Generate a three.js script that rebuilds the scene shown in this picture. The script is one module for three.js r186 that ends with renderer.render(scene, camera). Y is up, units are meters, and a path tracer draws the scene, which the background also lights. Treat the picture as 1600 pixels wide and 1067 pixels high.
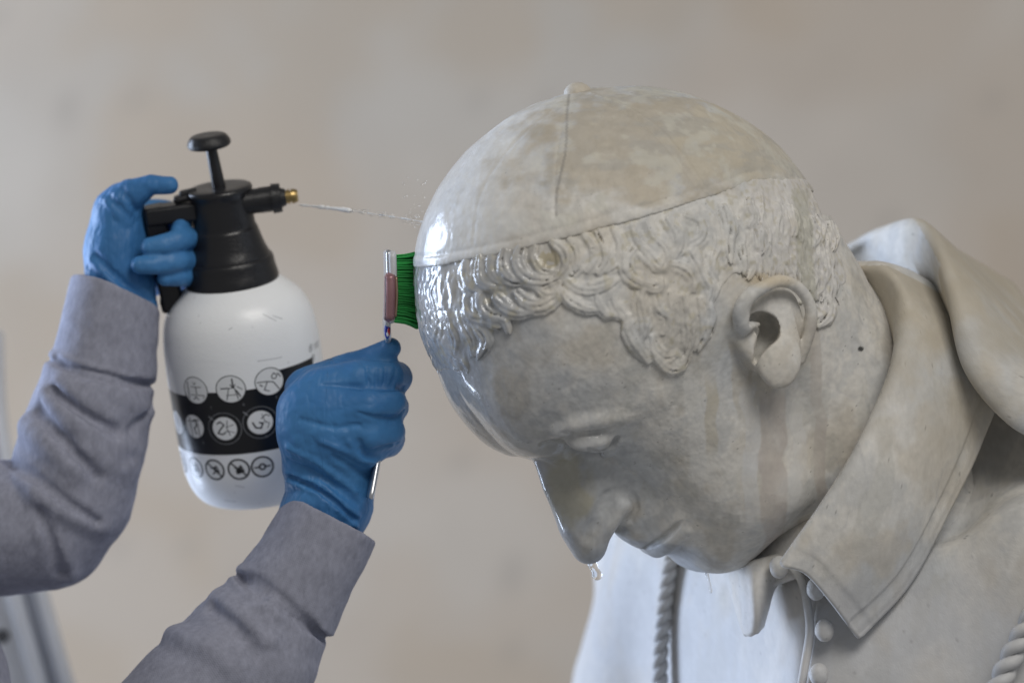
import * as THREE from 'three';
import { mergeGeometries } from 'three/addons/utils/BufferGeometryUtils.js';
import { RoundedBoxGeometry } from 'three/addons/geometries/RoundedBoxGeometry.js';

// ---------------------------------------------------------------- camera, light, exposure
const S = 0.0005, D = 8000, Y0 = 1.5;            // one sculpting unit is half a millimetre; the lens stands 4 m away
const scene = new THREE.Scene();
const camera = new THREE.PerspectiveCamera(2 * Math.atan(533.5 / D) * 180 / Math.PI, 1600 / 1067, 0.1, 40);
camera.position.set(0, Y0, D * S);
camera.lookAt(0, Y0, 0);
camera.focus = 3.93;
const renderer = new THREE.WebGLRenderer();
renderer.toneMapping = THREE.LinearToneMapping;
renderer.toneMappingExposure = 1.0;
renderer.shadowMap.enabled = true;
camera.userData.fStop = 2.8;
scene.background = new THREE.Color().setRGB(0.22, 0.222, 0.226);

function areaLight(name, color, intensity, w, h, from, to) {
  const l = new THREE.RectAreaLight(color, intensity, w, h);
  l.name = name; l.position.set(...from); l.lookAt(...to); scene.add(l);
}
// tall daylit opening on the far left, six lights of glass, and a broad soft opening behind the camera
for (const i of [0, 1]) for (const j of [-1, 0, 1])
  areaLight('window_daylight', new THREE.Color().setRGB(0.66, 0.78, 1.0), 16, 0.62, 0.82, [-2.6, 1.30 + j * 0.92, -1.55 + i * 0.7], [0.1, 1.5, 0.0]);
areaLight('loggia_daylight', new THREE.Color().setRGB(1.0, 0.965, 0.91), 8.0, 2.4, 1.8, [1.3, 4.6, 3.2], [0.1, 1.5, -0.3]);

// ---------------------------------------------------------------- noise and small maths
let seed = 7;
const rnd = () => { seed = (seed * 1664525 + 1013904223) >>> 0; return seed / 4294967296; };
const PERM = new Float32Array(65536);
for (let i = 0; i < 65536; i++) PERM[i] = rnd();
const hash = (x, y, z) => PERM[((x * 73856093) ^ (y * 19349663) ^ (z * 83492791)) & 65535];
function noise(x, y, z) {
  const X = Math.floor(x), Y = Math.floor(y), Z = Math.floor(z);
  let a = x - X, b = y - Y, c = z - Z;
  a = a * a * (3 - 2 * a); b = b * b * (3 - 2 * b); c = c * c * (3 - 2 * c);
  const L = (p, q, t) => p + (q - p) * t;
  return L(L(L(hash(X, Y, Z), hash(X + 1, Y, Z), a), L(hash(X, Y + 1, Z), hash(X + 1, Y + 1, Z), a), b),
    L(L(hash(X, Y, Z + 1), hash(X + 1, Y, Z + 1), a), L(hash(X, Y + 1, Z + 1), hash(X + 1, Y + 1, Z + 1), a), b), c) * 2 - 1;
}
const fbm = (x, y, z, n = 4) => { let s = 0, a = 0.5; for (let i = 0; i < n; i++) { s += a * noise(x, y, z); x = x * 2.03 + 11.3; y = y * 2.03 + 5.7; z = z * 2.03 - 8.1; a *= 0.5; } return s; };
const clamp = (x, a = 0, b = 1) => Math.min(b, Math.max(a, x));
const sstep = (a, b, x) => { const t = clamp((x - a) / (b - a)); return t * t * (3 - 2 * t); };
const mix = (a, b, t) => a + (b - a) * t;
const mix3 = (a, b, t) => [mix(a[0], b[0], t), mix(a[1], b[1], t), mix(a[2], b[2], t)];

// picture position and depth -> place in the scene, in sculpting units (x right, y up, z to the front)
const W = (px, py, z) => { const s = (D - z) / D; return [(px - 800) * s, (533.5 - py) * s, z]; };
const M = (p) => new THREE.Vector3(p[0] * S, p[1] * S + Y0, p[2] * S);
const WM = (px, py, z) => M(W(px, py, z));

// ---------------------------------------------------------------- solid modelling by distance fields
class Field {
  constructor(frame) {                                  // frame: {o, e1, e2, e3, fold}
    this.F = frame ?? { o: [0, 0, 0], e1: [1, 0, 0], e2: [0, 1, 0], e3: [0, 0, 1], fold: false };
    this.ops = [];
  }
  toLocal(p) {
    const { o, e1, e2, e3 } = this.F, a = p[0] - o[0], b = p[1] - o[1], c = p[2] - o[2];
    return [a * e1[0] + b * e1[1] + c * e1[2], a * e2[0] + b * e2[1] + c * e2[2], a * e3[0] + b * e3[1] + c * e3[2]];
  }
  toWorld(q) {
    const { o, e1, e2, e3 } = this.F;
    return [0, 1, 2].map((i) => o[i] + q[0] * e1[i] + q[1] * e2[i] + q[2] * e3[i]);
  }
  dir(v) { const { e1, e2, e3 } = this.F, d = (e) => v[0] * e[0] + v[1] * e[1] + v[2] * e[2]; return [d(e1), d(e2), d(e3)]; }
  op(kind, k, f, b) { this.ops.push({ kind, k, f, b }); return this; }
  // c, axes in local coordinates; rot turns the first two axes in the local u-v plane
  ellipsoid(c, r, k = 0, kind = 1, rot = 0, R = null) {
    const cs = Math.cos(rot), sn = Math.sin(rot), [cx, cy, cz] = c, [a, b, d] = r, m = Math.max(a, b, d);
    const f = (x, y, z) => {
      x -= cx; y -= cy; z -= cz;
      let X = x * cs + y * sn, Y = -x * sn + y * cs, Z = z;
      if (R) { X = x * R[0][0] + y * R[0][1] + z * R[0][2]; Y = x * R[1][0] + y * R[1][1] + z * R[1][2]; Z = x * R[2][0] + y * R[2][1] + z * R[2][2]; }
      const k0 = Math.hypot(X / a, Y / b, Z / d), k1 = Math.hypot(X / a / a, Y / b / b, Z / d / d);
      return k1 < 1e-9 ? -Math.min(a, b, d) : k0 * (k0 - 1) / k1;
    };
    return this.op(kind, k, f, [cx - m, cy - m, cz - m, cx + m, cy + m, cz + m]);
  }
  // chain of cones through local points [x, y, z, r]
  chain(pts, k = 0, kind = 1) {
    const n = pts.length - 1, b = [1e9, 1e9, 1e9, -1e9, -1e9, -1e9];
    for (const p of pts) for (let i = 0; i < 3; i++) { b[i] = Math.min(b[i], p[i] - p[3]); b[i + 3] = Math.max(b[i + 3], p[i] + p[3]); }
    const s = new Float64Array(n * 9);
    for (let i = 0; i < n; i++) {
      const p = pts[i], q = pts[i + 1], dx = q[0] - p[0], dy = q[1] - p[1], dz = q[2] - p[2];
      s.set([p[0], p[1], p[2], dx, dy, dz, 1 / Math.max(1e-9, dx * dx + dy * dy + dz * dz), p[3], q[3] - p[3]], i * 9);
    }
    const f = (x, y, z) => {
      let best = 1e9;
      for (let i = 0; i < n * 9; i += 9) {
        const ax = x - s[i], ay = y - s[i + 1], az = z - s[i + 2];
        let t = (ax * s[i + 3] + ay * s[i + 4] + az * s[i + 5]) * s[i + 6];
        t = t < 0 ? 0 : t > 1 ? 1 : t;
        const ex = ax - t * s[i + 3], ey = ay - t * s[i + 4], ez = az - t * s[i + 5];
        const d = Math.sqrt(ex * ex + ey * ey + ez * ez) - s[i + 7] - t * s[i + 8];
        if (d < best) best = d;
      }
      return best;
    };
    return this.op(kind, k, f, b);
  }
  // smooth limb along a spline through local points [x, y, z, r]
  curve(pts, k = 0, kind = 1) {
    const n = pts.length - 1, co = [], b = [1e9, 1e9, 1e9, -1e9, -1e9, -1e9], smp = [];
    const g = (i, j) => i < 0 ? 2 * pts[0][j] - pts[1][j] : i > n ? 2 * pts[n][j] - pts[n - 1][j] : pts[i][j];
    for (let i = 0; i < n; i++) { const c = []; for (let j = 0; j < 4; j++) { const p0 = g(i - 1, j), p1 = g(i, j), p2 = g(i + 1, j), p3 = g(i + 2, j); c.push(p1, 0.5 * (p2 - p0), 0.5 * (2 * p0 - 5 * p1 + 4 * p2 - p3), 0.5 * (3 * p1 - p0 - 3 * p2 + p3)); } co.push(c); }
    const ev = (c, j, t) => c[j * 4] + t * (c[j * 4 + 1] + t * (c[j * 4 + 2] + t * c[j * 4 + 3]));
    const Q = 5;
    for (let i = 0; i <= n * Q; i++) { const k2 = Math.min(n - 1, Math.floor(i / Q)), t = i / Q - k2, q = [0, 1, 2, 3].map((j) => ev(co[k2], j, t)); smp.push(q); for (let a = 0; a < 3; a++) { b[a] = Math.min(b[a], q[a] - q[3]); b[a + 3] = Math.max(b[a + 3], q[a] + q[3]); } }
    const f = (x, y, z) => {
      let best = 1e9, at = 0;
      for (let i = 0; i < smp.length; i++) { const q = smp[i], a = x - q[0], c = y - q[1], e = z - q[2], d = Math.sqrt(a * a + c * c + e * e) - q[3]; if (d < best) { best = d; at = i; } }
      let s = at / Q;
      for (let it = 0; it < 3; it++) {
        const i = Math.min(n - 1, Math.floor(s)), t = s - i, c = co[i];
        let d1 = 0, d2 = 0;
        for (let j = 0; j < 3; j++) { const e = ev(c, j, t) - (j === 0 ? x : j === 1 ? y : z), v = c[j * 4 + 1] + t * (2 * c[j * 4 + 2] + 3 * t * c[j * 4 + 3]), w = 2 * c[j * 4 + 2] + 6 * t * c[j * 4 + 3]; d1 += e * v; d2 += v * v + Math.max(0, e * w); }
        s = clamp(s - d1 / Math.max(1e-6, d2), 0, n);
      }
      const i = Math.min(n - 1, Math.floor(s)), t = s - i, c = co[i];
      const d = Math.hypot(ev(c, 0, t) - x, ev(c, 1, t) - y, ev(c, 2, t) - z) - ev(c, 3, t);
      return d < best + 2 ? d : best;
    };
    return this.op(kind, k, f, b);
  }
  evalOps(ops, x, y, z) {
    if (this.F.fold && z < 0) z = -z;
    let d = 1e4;
    for (let i = 0; i < ops.length; i++) {
      const o = ops[i], v = o.f(x, y, z, d), k = o.k;
      if (o.kind === 1) {
        if (k > 0) { const h = Math.max(k - Math.abs(d - v), 0) / k; d = Math.min(d, v) - h * h * k * 0.25; } else if (v < d) d = v;
      } else if (o.kind === -1) {
        const w = -v;
        if (k > 0) { const h = Math.max(k - Math.abs(d - w), 0) / k; d = Math.max(d, w) + h * h * k * 0.25; } else if (w > d) d = w;
      } else if (o.kind === 2) {                         // intersection
        if (k > 0) { const h = Math.max(k - Math.abs(d - v), 0) / k; d = Math.max(d, v) + h * h * k * 0.25; } else if (v > d) d = v;
      } else d += v;                                    // 3: relief added to the surface
    }
    return d;
  }
  at(x, y, z) { return this.evalOps(this.ops, x, y, z); }
  // local point of the visible surface behind picture position (px, py); lift pushes it out along the view
  proj(px, py, lift = 0, n = this.ops.length, z0 = 420) {
    const ops = this.ops.slice(0, n);
    let z = z0;
    for (let i = 0; i < 200; i++) {
      const q = this.toLocal(W(px, py, z)), d = this.evalOps(ops, q[0], q[1], q[2]);
      if (d < 0.4) break;
      z -= Math.max(0.4, d * 0.7);
      if (z < -700) return null;
    }
    const q = this.toLocal(W(px, py, z + lift));
    if (this.F.fold) q[2] = Math.abs(q[2]);
    return q;
  }
  path(list, n, lift = 0, dense = 3) {                   // list of [px, py, r] -> chain points lying on the surface made by the first n ops
    const pts = list.map((p) => new THREE.Vector3(p[0], p[1], p[2] ?? 3)), out = [];
    const c = new THREE.CatmullRomCurve3(pts), m = (list.length - 1) * dense;
    for (let i = 0; i <= m; i++) { const p = c.getPoint(i / m), q = this.proj(p.x, p.y, lift, n); if (q) out.push([...q, Math.max(0.5, p.z)]); }
    return out;
  }
  mesh(lo, hi, h) {
    const nx = Math.ceil((hi[0] - lo[0]) / h) + 1, ny = Math.ceil((hi[1] - lo[1]) / h) + 1, nz = Math.ceil((hi[2] - lo[2]) / h) + 1;
    const G = new Float32Array(nx * ny * nz), B = 8, r = B * h * 0.87;
    for (let bz = 0; bz < nz; bz += B) for (let by = 0; by < ny; by += B) for (let bx = 0; bx < nx; bx += B) {
      const cx = lo[0] + (bx + B / 2) * h, cy = lo[1] + (by + B / 2) * h, cz = lo[2] + (bz + B / 2) * h, fz = this.F.fold ? Math.abs(cz) : cz;
      const act = this.ops.filter((o) => { const e = r + o.k * 1.2 + 2, b = o.b; return !b || (cx > b[0] - e && cx < b[3] + e && cy > b[1] - e && cy < b[4] + e && fz > b[2] - e && fz < b[5] + e); });
      const dc = act.length ? this.evalOps(act, cx, cy, cz) : 1e3, X = Math.min(nx, bx + B), Y = Math.min(ny, by + B), Z = Math.min(nz, bz + B), far = Math.abs(dc) > r * 1.7 + 3;
      if (far) { for (let z = bz; z < Z; z++) for (let y = by; y < Y; y++) G.fill(dc, (z * ny + y) * nx + bx, (z * ny + y) * nx + X); continue; }
      for (let qz = bz; qz < Z; qz += 4) for (let qy = by; qy < Y; qy += 4) for (let qx = bx; qx < X; qx += 4) {
        const ds = this.evalOps(act, lo[0] + (qx + 1.5) * h, lo[1] + (qy + 1.5) * h, lo[2] + (qz + 1.5) * h), skip = Math.abs(ds) > r * 0.75 + 2;
        for (let z = qz; z < Math.min(Z, qz + 4); z++) for (let y = qy; y < Math.min(Y, qy + 4); y++) for (let x = qx; x < Math.min(X, qx + 4); x++)
          G[(z * ny + y) * nx + x] = skip ? ds : this.evalOps(act, lo[0] + x * h, lo[1] + y * h, lo[2] + z * h);
      }
    }
    const id = new Int32Array(nx * ny * nz).fill(-1), pos = [], idx = [], sx = 1, sy = nx, sz = nx * ny;
    const corner = [0, sx, sy, sx + sy, sz, sx + sz, sy + sz, sx + sy + sz];
    for (let z = 0; z < nz - 1; z++) for (let y = 0; y < ny - 1; y++) for (let x = 0; x < nx - 1; x++) {
      const g = (z * ny + y) * nx + x;
      let m = 0;
      for (let c = 0; c < 8; c++) if (G[g + corner[c]] < 0) m |= 1 << c;
      if (m === 0 || m === 255) continue;
      let X = 0, Y = 0, Z = 0, n = 0;
      for (let c = 0; c < 8; c++) for (const bit of [1, 2, 4]) if (!(c & bit)) {
        const e = c | bit;
        if (((m >> c) & 1) === ((m >> e) & 1)) continue;
        const a = G[g + corner[c]], b = G[g + corner[e]], t = a / (a - b);
        X += (c & 1) + (bit === 1 ? t : 0); Y += ((c >> 1) & 1) + (bit === 2 ? t : 0); Z += ((c >> 2) & 1) + (bit === 4 ? t : 0); n++;
      }
      id[g] = pos.length / 3;
      pos.push(lo[0] + (x + X / n) * h, lo[1] + (y + Y / n) * h, lo[2] + (z + Z / n) * h);
    }
    const quad = (a, b, c, d, flip) => { if (a < 0 || b < 0 || c < 0 || d < 0) return; flip ? idx.push(a, c, b, a, d, c) : idx.push(a, b, c, a, c, d); };
    for (let z = 1; z < nz - 1; z++) for (let y = 1; y < ny - 1; y++) for (let x = 1; x < nx - 1; x++) {
      const g = (z * ny + y) * nx + x, s = G[g] < 0;
      if (s !== G[g + sx] < 0) quad(id[g - sy - sz], id[g - sz], id[g], id[g - sy], !s);
      if (s !== G[g + sy] < 0) quad(id[g - sx - sz], id[g - sx], id[g], id[g - sz], !s);
      if (s !== G[g + sz] < 0) quad(id[g - sx - sy], id[g - sy], id[g], id[g - sx], !s);
    }
    const v = new Float32Array(pos.length);
    for (let i = 0; i < pos.length; i += 3) { const p = this.toWorld([pos[i], pos[i + 1], pos[i + 2]]); v[i] = p[0]; v[i + 1] = p[1]; v[i + 2] = p[2]; }
    return finish(v, idx);
  }
}
// raw sculpting-unit positions -> geometry (still in sculpting units; place() scales it)
function finish(v, idx, uv) {
  const g = new THREE.BufferGeometry();
  g.setAttribute('position', new THREE.BufferAttribute(v instanceof Float32Array ? v : new Float32Array(v), 3));
  g.setIndex(new THREE.BufferAttribute(new Uint32Array(idx), 1));
  if (uv) g.setAttribute('uv', new THREE.BufferAttribute(new Float32Array(uv), 2));
  g.computeVertexNormals();
  return g;
}
function paint(g, f) {                                   // colour of the material itself at every vertex
  const p = g.attributes.position.array, n = g.attributes.normal.array, c = new Float32Array(p.length);
  for (let i = 0; i < p.length; i += 3) { const k = f(p[i], p[i + 1], p[i + 2], n[i], n[i + 1], n[i + 2]); c[i] = k[0]; c[i + 1] = k[1]; c[i + 2] = k[2]; }
  g.setAttribute('color', new THREE.BufferAttribute(c, 3));
  return g;
}
function mapUV(g, f) {
  const p = g.attributes.position.array, uv = new Float32Array(p.length / 3 * 2);
  for (let i = 0, j = 0; i < p.length; i += 3, j += 2) { const k = f(p[i], p[i + 1], p[i + 2]); uv[j] = k[0]; uv[j + 1] = k[1]; }
  g.setAttribute('uv', new THREE.BufferAttribute(uv, 2));
  return g;
}
// things and parts
const used = {};
function thing(name, label, category, base, group) {
  const o = new THREE.Group(); o.name = name; o.position.copy(M(base)); o.userData = { label, category };
  if (group) o.userData.group = group;
  o.userData.base = undefined; delete o.userData.base;
  scene.add(o); o._base = base; return o;
}
function part(name, g, m, parent, label) {
  const base = parent._base ?? [0, 0, 0];
  const gg = g.clone(); gg.translate(-base[0], -base[1], -base[2]); gg.scale(S, S, S);
  const o = new THREE.Mesh(gg, m);
  const k = used[name] = (used[name] ?? -1) + 1;
  o.name = k ? name + '_' + String(k).padStart(3, '0') : name;
  if (label) o.userData.label = label;
  o.castShadow = o.receiveShadow = true; o._base = base; parent.add(o); return o;
}
// bent sheet with thickness through a net of control points given as [px, py, z]
function cr(p0, p1, p2, p3, t) { const a = t * t, b = a * t; return 0.5 * (2 * p1 + (p2 - p0) * t + (2 * p0 - 5 * p1 + 4 * p2 - p3) * a + (3 * p1 - p0 - 3 * p2 + p3) * b); }
function crAt(list, t) {
  const n = list.length - 1, i = Math.min(n - 1, Math.floor(t * n)), f = t * n - i;
  const g = (k) => k < 0 ? list[0].map((v, j) => 2 * v - list[1][j]) : k > n ? list[n].map((v, j) => 2 * v - list[n - 1][j]) : list[k];
  const a = g(i - 1), b = g(i), c = g(i + 1), d = g(i + 2);
  return b.map((_, j) => cr(a[j], b[j], c[j], d[j], f));
}
function sheet(rows, thick, nu, nv, relief) {
  const net = rows.map((r) => r.map((p) => W(p[0], p[1], p[2])));
  const P = (u, v) => crAt(net.map((r) => crAt(r, u)), v);
  const mid = [], nor = [];
  for (let j = 0; j <= nv; j++) { const col = net.map(() => null); for (let i = 0; i <= nu; i++) mid.push(P(i / nu, j / nv)); }
  const at = (i, j) => mid[clamp(j, 0, nv) * (nu + 1) + clamp(i, 0, nu)];
  for (let j = 0; j <= nv; j++) for (let i = 0; i <= nu; i++) {
    const a = at(i + 1, j), b = at(i - 1, j), c = at(i, j + 1), d = at(i, j - 1);
    const n = new THREE.Vector3(a[0] - b[0], a[1] - b[1], a[2] - b[2]).cross(new THREE.Vector3(c[0] - d[0], c[1] - d[1], c[2] - d[2])).normalize();
    nor.push(n);
  }
  // closed cross-section: front, rounded rim, back
  const v = [], idx = [], N = (nu + 1) * (nv + 1);
  for (const side of [1, -1]) for (let j = 0; j <= nv; j++) for (let i = 0; i <= nu; i++) {
    const k = j * (nu + 1) + i, p = mid[k], n = nor[k], r = relief && side > 0 ? relief(i / nu, j / nv, p) : 0, t = thick / 2 * side + r;
    v.push(p[0] + n.x * t, p[1] + n.y * t, p[2] + n.z * t);
  }
  for (let j = 0; j < nv; j++) for (let i = 0; i < nu; i++) {
    const a = j * (nu + 1) + i, b = a + 1, c = a + nu + 1, d = c + 1;
    idx.push(a, b, d, a, d, c, N + a, N + d, N + b, N + a, N + c, N + d);
  }
  const rim = [];
  for (let i = 0; i < nu; i++) rim.push([i, 0]); for (let j = 0; j < nv; j++) rim.push([nu, j]);
  for (let i = nu; i > 0; i--) rim.push([i, nv]); for (let j = nv; j > 0; j--) rim.push([0, j]);
  const K = 4, ring = rim.map(([i, j]) => {
    const k = j * (nu + 1) + i, p = mid[k], n = nor[k], q = at(clamp(i, 1, nu - 1), clamp(j, 1, nv - 1));
    let o = new THREE.Vector3(p[0] - q[0], p[1] - q[1], p[2] - q[2]); o.addScaledVector(n, -o.dot(n)).normalize();
    const ids = [k];
    for (let s = 1; s < K; s++) { const a = Math.PI * s / K; ids.push(v.length / 3); v.push(p[0] + (n.x * Math.cos(a) + o.x * Math.sin(a)) * thick / 2, p[1] + (n.y * Math.cos(a) + o.y * Math.sin(a)) * thick / 2, p[2] + (n.z * Math.cos(a) + o.z * Math.sin(a)) * thick / 2); }
    ids.push(N + k); return ids;
  });
  for (let r = 0; r < ring.length; r++) { const a = ring[r], b = ring[(r + 1) % ring.length]; for (let s = 0; s < K; s++) idx.push(a[s], a[s + 1], b[s + 1], a[s], b[s + 1], b[s]); }
  return finish(v, idx);
}
function tube(pts, radius, seg = 60, rs = 12) {           // pts already in sculpting units
  const c = new THREE.CatmullRomCurve3(pts.map((p) => new THREE.Vector3(...p)));
  return new THREE.TubeGeometry(c, seg, radius, rs, false);
}
function capped(g, pts, r) { const s = [pts[0], pts[pts.length - 1]].map((p) => new THREE.SphereGeometry(r, 12, 8).translate(...p)); return mergeGeometries([g, ...s].map((q) => { const k = q.clone(); k.deleteAttribute('uv'); return k; })); }
function rope(pts, radius, pitch, strands = 2) {          // twisted cord
  const c = new THREE.CatmullRomCurve3(pts.map((p) => new THREE.Vector3(...p))), len = c.getLength(), n = Math.ceil(len / 3), fr = c.computeFrenetFrames(n), out = [];
  for (let s = 0; s < strands; s++) {
    const q = [];
    for (let i = 0; i <= n; i++) {
      const a = i / n * len / pitch * 2 * Math.PI + s * 2 * Math.PI / strands, p = c.getPointAt(i / n);
      p.addScaledVector(fr.normals[i], Math.cos(a) * radius * 0.5).addScaledVector(fr.binormals[i], Math.sin(a) * radius * 0.5);
      q.push(p);
    }
    out.push(new THREE.TubeGeometry(new THREE.CatmullRomCurve3(q), n, radius * 0.62, 8, false));
  }
  return mergeGeometries(out);
}

// ---------------------------------------------------------------- textures
function dataTex(w, h, f, color = true) {
  const a = new Uint8Array(w * h * 4);
  for (let y = 0; y < h; y++) for (let x = 0; x < w; x++) { const c = f(x / w, y / h, x, y); a.set([c[0] * 255, c[1] * 255, c[2] * 255, 255].map((q) => clamp(Math.round(q), 0, 255)), (y * w + x) * 4); }
  const t = new THREE.DataTexture(a, w, h); t.magFilter = THREE.LinearFilter; t.minFilter = THREE.LinearFilter; t.wrapS = t.wrapT = THREE.RepeatWrapping;
  if (color) t.colorSpace = THREE.SRGBColorSpace;
  t.needsUpdate = true; return t;
}
const tile = (f, u, v, n) => { const a = u * 2 * Math.PI, b = v * 2 * Math.PI; return f(Math.cos(a) * n + 3, Math.sin(a) * n + Math.cos(b) * n, Math.sin(b) * n); };
const grain = dataTex(512, 512, (u, v, x, y) => { const g = 0.5 + 0.35 * fbm(x / 3, y / 3, 1, 2) + 0.35 * fbm(x / 17, y / 17, 4, 3); return [g, g, g]; }, false);
const knit = dataTex(512, 512, (u, v, x, y) => { const g = 0.5 + 0.22 * Math.sin(x * Math.PI / 4) * Math.cos(y * Math.PI / 3 + (x >> 3) * 1.3) + 0.4 * fbm(x / 5, y / 9, 2, 3); return [g, g, g]; }, false);
const crinkle = dataTex(512, 512, (u, v, x, y) => { const n = Math.abs(fbm(x / 46, y / 46, 3, 3)), m = Math.abs(fbm(x / 20, y / 60, 9, 2)), g = clamp(0.25 + n * 1.2 + m * 0.5); return [g, g, g]; }, false);

// ---------------------------------------------------------------- materials
const std = (o) => new THREE.MeshPhysicalMaterial(o);
const marbleDry = std({ name: 'dry_marble', vertexColors: true, roughness: 0.55, specularIntensity: 0.6, bumpMap: grain, bumpScale: 0.00018 });
const black = std({ name: 'black_plastic', color: new THREE.Color().setRGB(0.012, 0.012, 0.014), roughness: 0.3, bumpMap: grain, bumpScale: 0.0002 });
const gloveMat = std({ name: 'nitrile_glove', vertexColors: true, roughness: 0.48, specularIntensity: 0.7, bumpMap: crinkle, bumpScale: 0.0010 });
const fleece = std({ name: 'grey_sweatshirt', vertexColors: true, roughness: 0.95, specularIntensity: 0.2, sheen: 0.25, sheenColor: new THREE.Color(0.6, 0.6, 0.7), sheenRoughness: 0.6, bumpMap: knit, bumpScale: 0.0003 });

// ================================================================ THE WALL
{
  const w = thing('wall', 'plain plastered wall in mottled beige and grey behind everything', 'wall', [0, -Y0 / S, -4200]);
  w.userData.kind = 'structure';
  const g = new THREE.BoxGeometry(9000, 9000, 200, 220, 220, 1).translate(0, 0, -4300);
  paint(g, (x, y, z) => {
    const a = fbm(x / 420, y / 420, 3, 5), b = fbm(x / 900 + 9, y / 700, 7, 4), c = fbm(x / 130, y / 130, 1, 3);
    let k = mix3([0.49, 0.45, 0.405], [0.48, 0.465, 0.44], sstep(-0.25, 0.3, b));
    k = mix3(k, [0.54, 0.53, 0.51], sstep(0.12, 0.45, a) * 0.4);
    k = mix3(k, [0.44, 0.38, 0.31], sstep(0.08, 0.36, -a + 0.3 * c) * 0.5);
    if (noise(x / 26, y / 26, 5) > 0.83) k = mix3(k, [0.36, 0.34, 0.32], 0.5);
    return [k[0] * 1.05, k[1] * 0.985, k[2] * 0.90].map((q) => q * (1 + 0.05 * c));
  });
  part('plaster', g, std({ name: 'plaster', vertexColors: true, roughness: 0.95, specularIntensity: 0.2 }), w);
}

// ================================================================ THE MARBLE STATUE
const statue = thing('marble_statue', 'weathered marble statue of a man in a skullcap and hooded cape bowing his wet head', 'statue', W(1400, 1300, -60));
const head = { o: W(1146, 577, 0), e1: [0.917, 0, -0.4], e2: [0, 1, 0], e3: [0.4, 0, 0.917], fold: true };
// picture position + distance from the mid-plane of the face -> head coordinates
const hf = new Field(head);
function H(px, py, l) {
  let u = (px - 1146) / 0.917, v = 0;
  for (let i = 0; i < 6; i++) {
    const z = -0.4 * u + 0.917 * l, s = (D - z) / D;
    u = ((px - 800) * s - head.o[0] - 0.4 * l) / 0.917; v = (533.5 - py) * s - head.o[1];
  }
  return [u, v, l];
}
const Hr = (px, py, l, r) => [...H(px, py, l), r];
function stain(x, y, z) {                                 // marble of the head and clothes
  const a = fbm(x / 150, y / 150, z / 150, 4), b = fbm(x / 64 + 20, y / 80, z / 64, 5), c = fbm(x / 18, y / 20, z / 18 + 40, 3), d = fbm(x / 30 - 9, y / 90, z / 30, 4);
  let k = mix3([0.66, 0.64, 0.60], [0.56, 0.57, 0.575], sstep(-0.15, 0.25, a));
  k = mix3(k, [0.53, 0.48, 0.40], sstep(0.02, 0.34, b) * 0.55);
  k = mix3(k, [0.42, 0.43, 0.435], sstep(0.04, 0.34, -b + 0.6 * c) * 0.48);
  k = mix3(k, [0.46, 0.45, 0.41], sstep(0.12, 0.2, d + 0.2 * c) * 0.35);
  const vein = 1 - sstep(0.0, 0.03, Math.abs(fbm(x / 120 + 7, y / 160 - 3, z / 120, 4)));
  k = mix3(k, [0.34, 0.35, 0.37], vein * 0.22);
  const sp = noise(x / 3.4, y / 3.4, z / 3.4), g = noise(x / 5.5, y / 5.5, z / 5.5);
  if (sp > 0.86 && c > 0) k = mix3(k, [0.12, 0.11, 0.10], 0.6);
  return k.map((q) => q * (1 + 0.16 * c + 0.07 * g + 0.05 * sp));
}
const blob = (x, y, cx, cy, rx, ry) => Math.max(0, 1 - ((x - cx) / rx) ** 2 - ((y - cy) / ry) ** 2);
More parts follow.
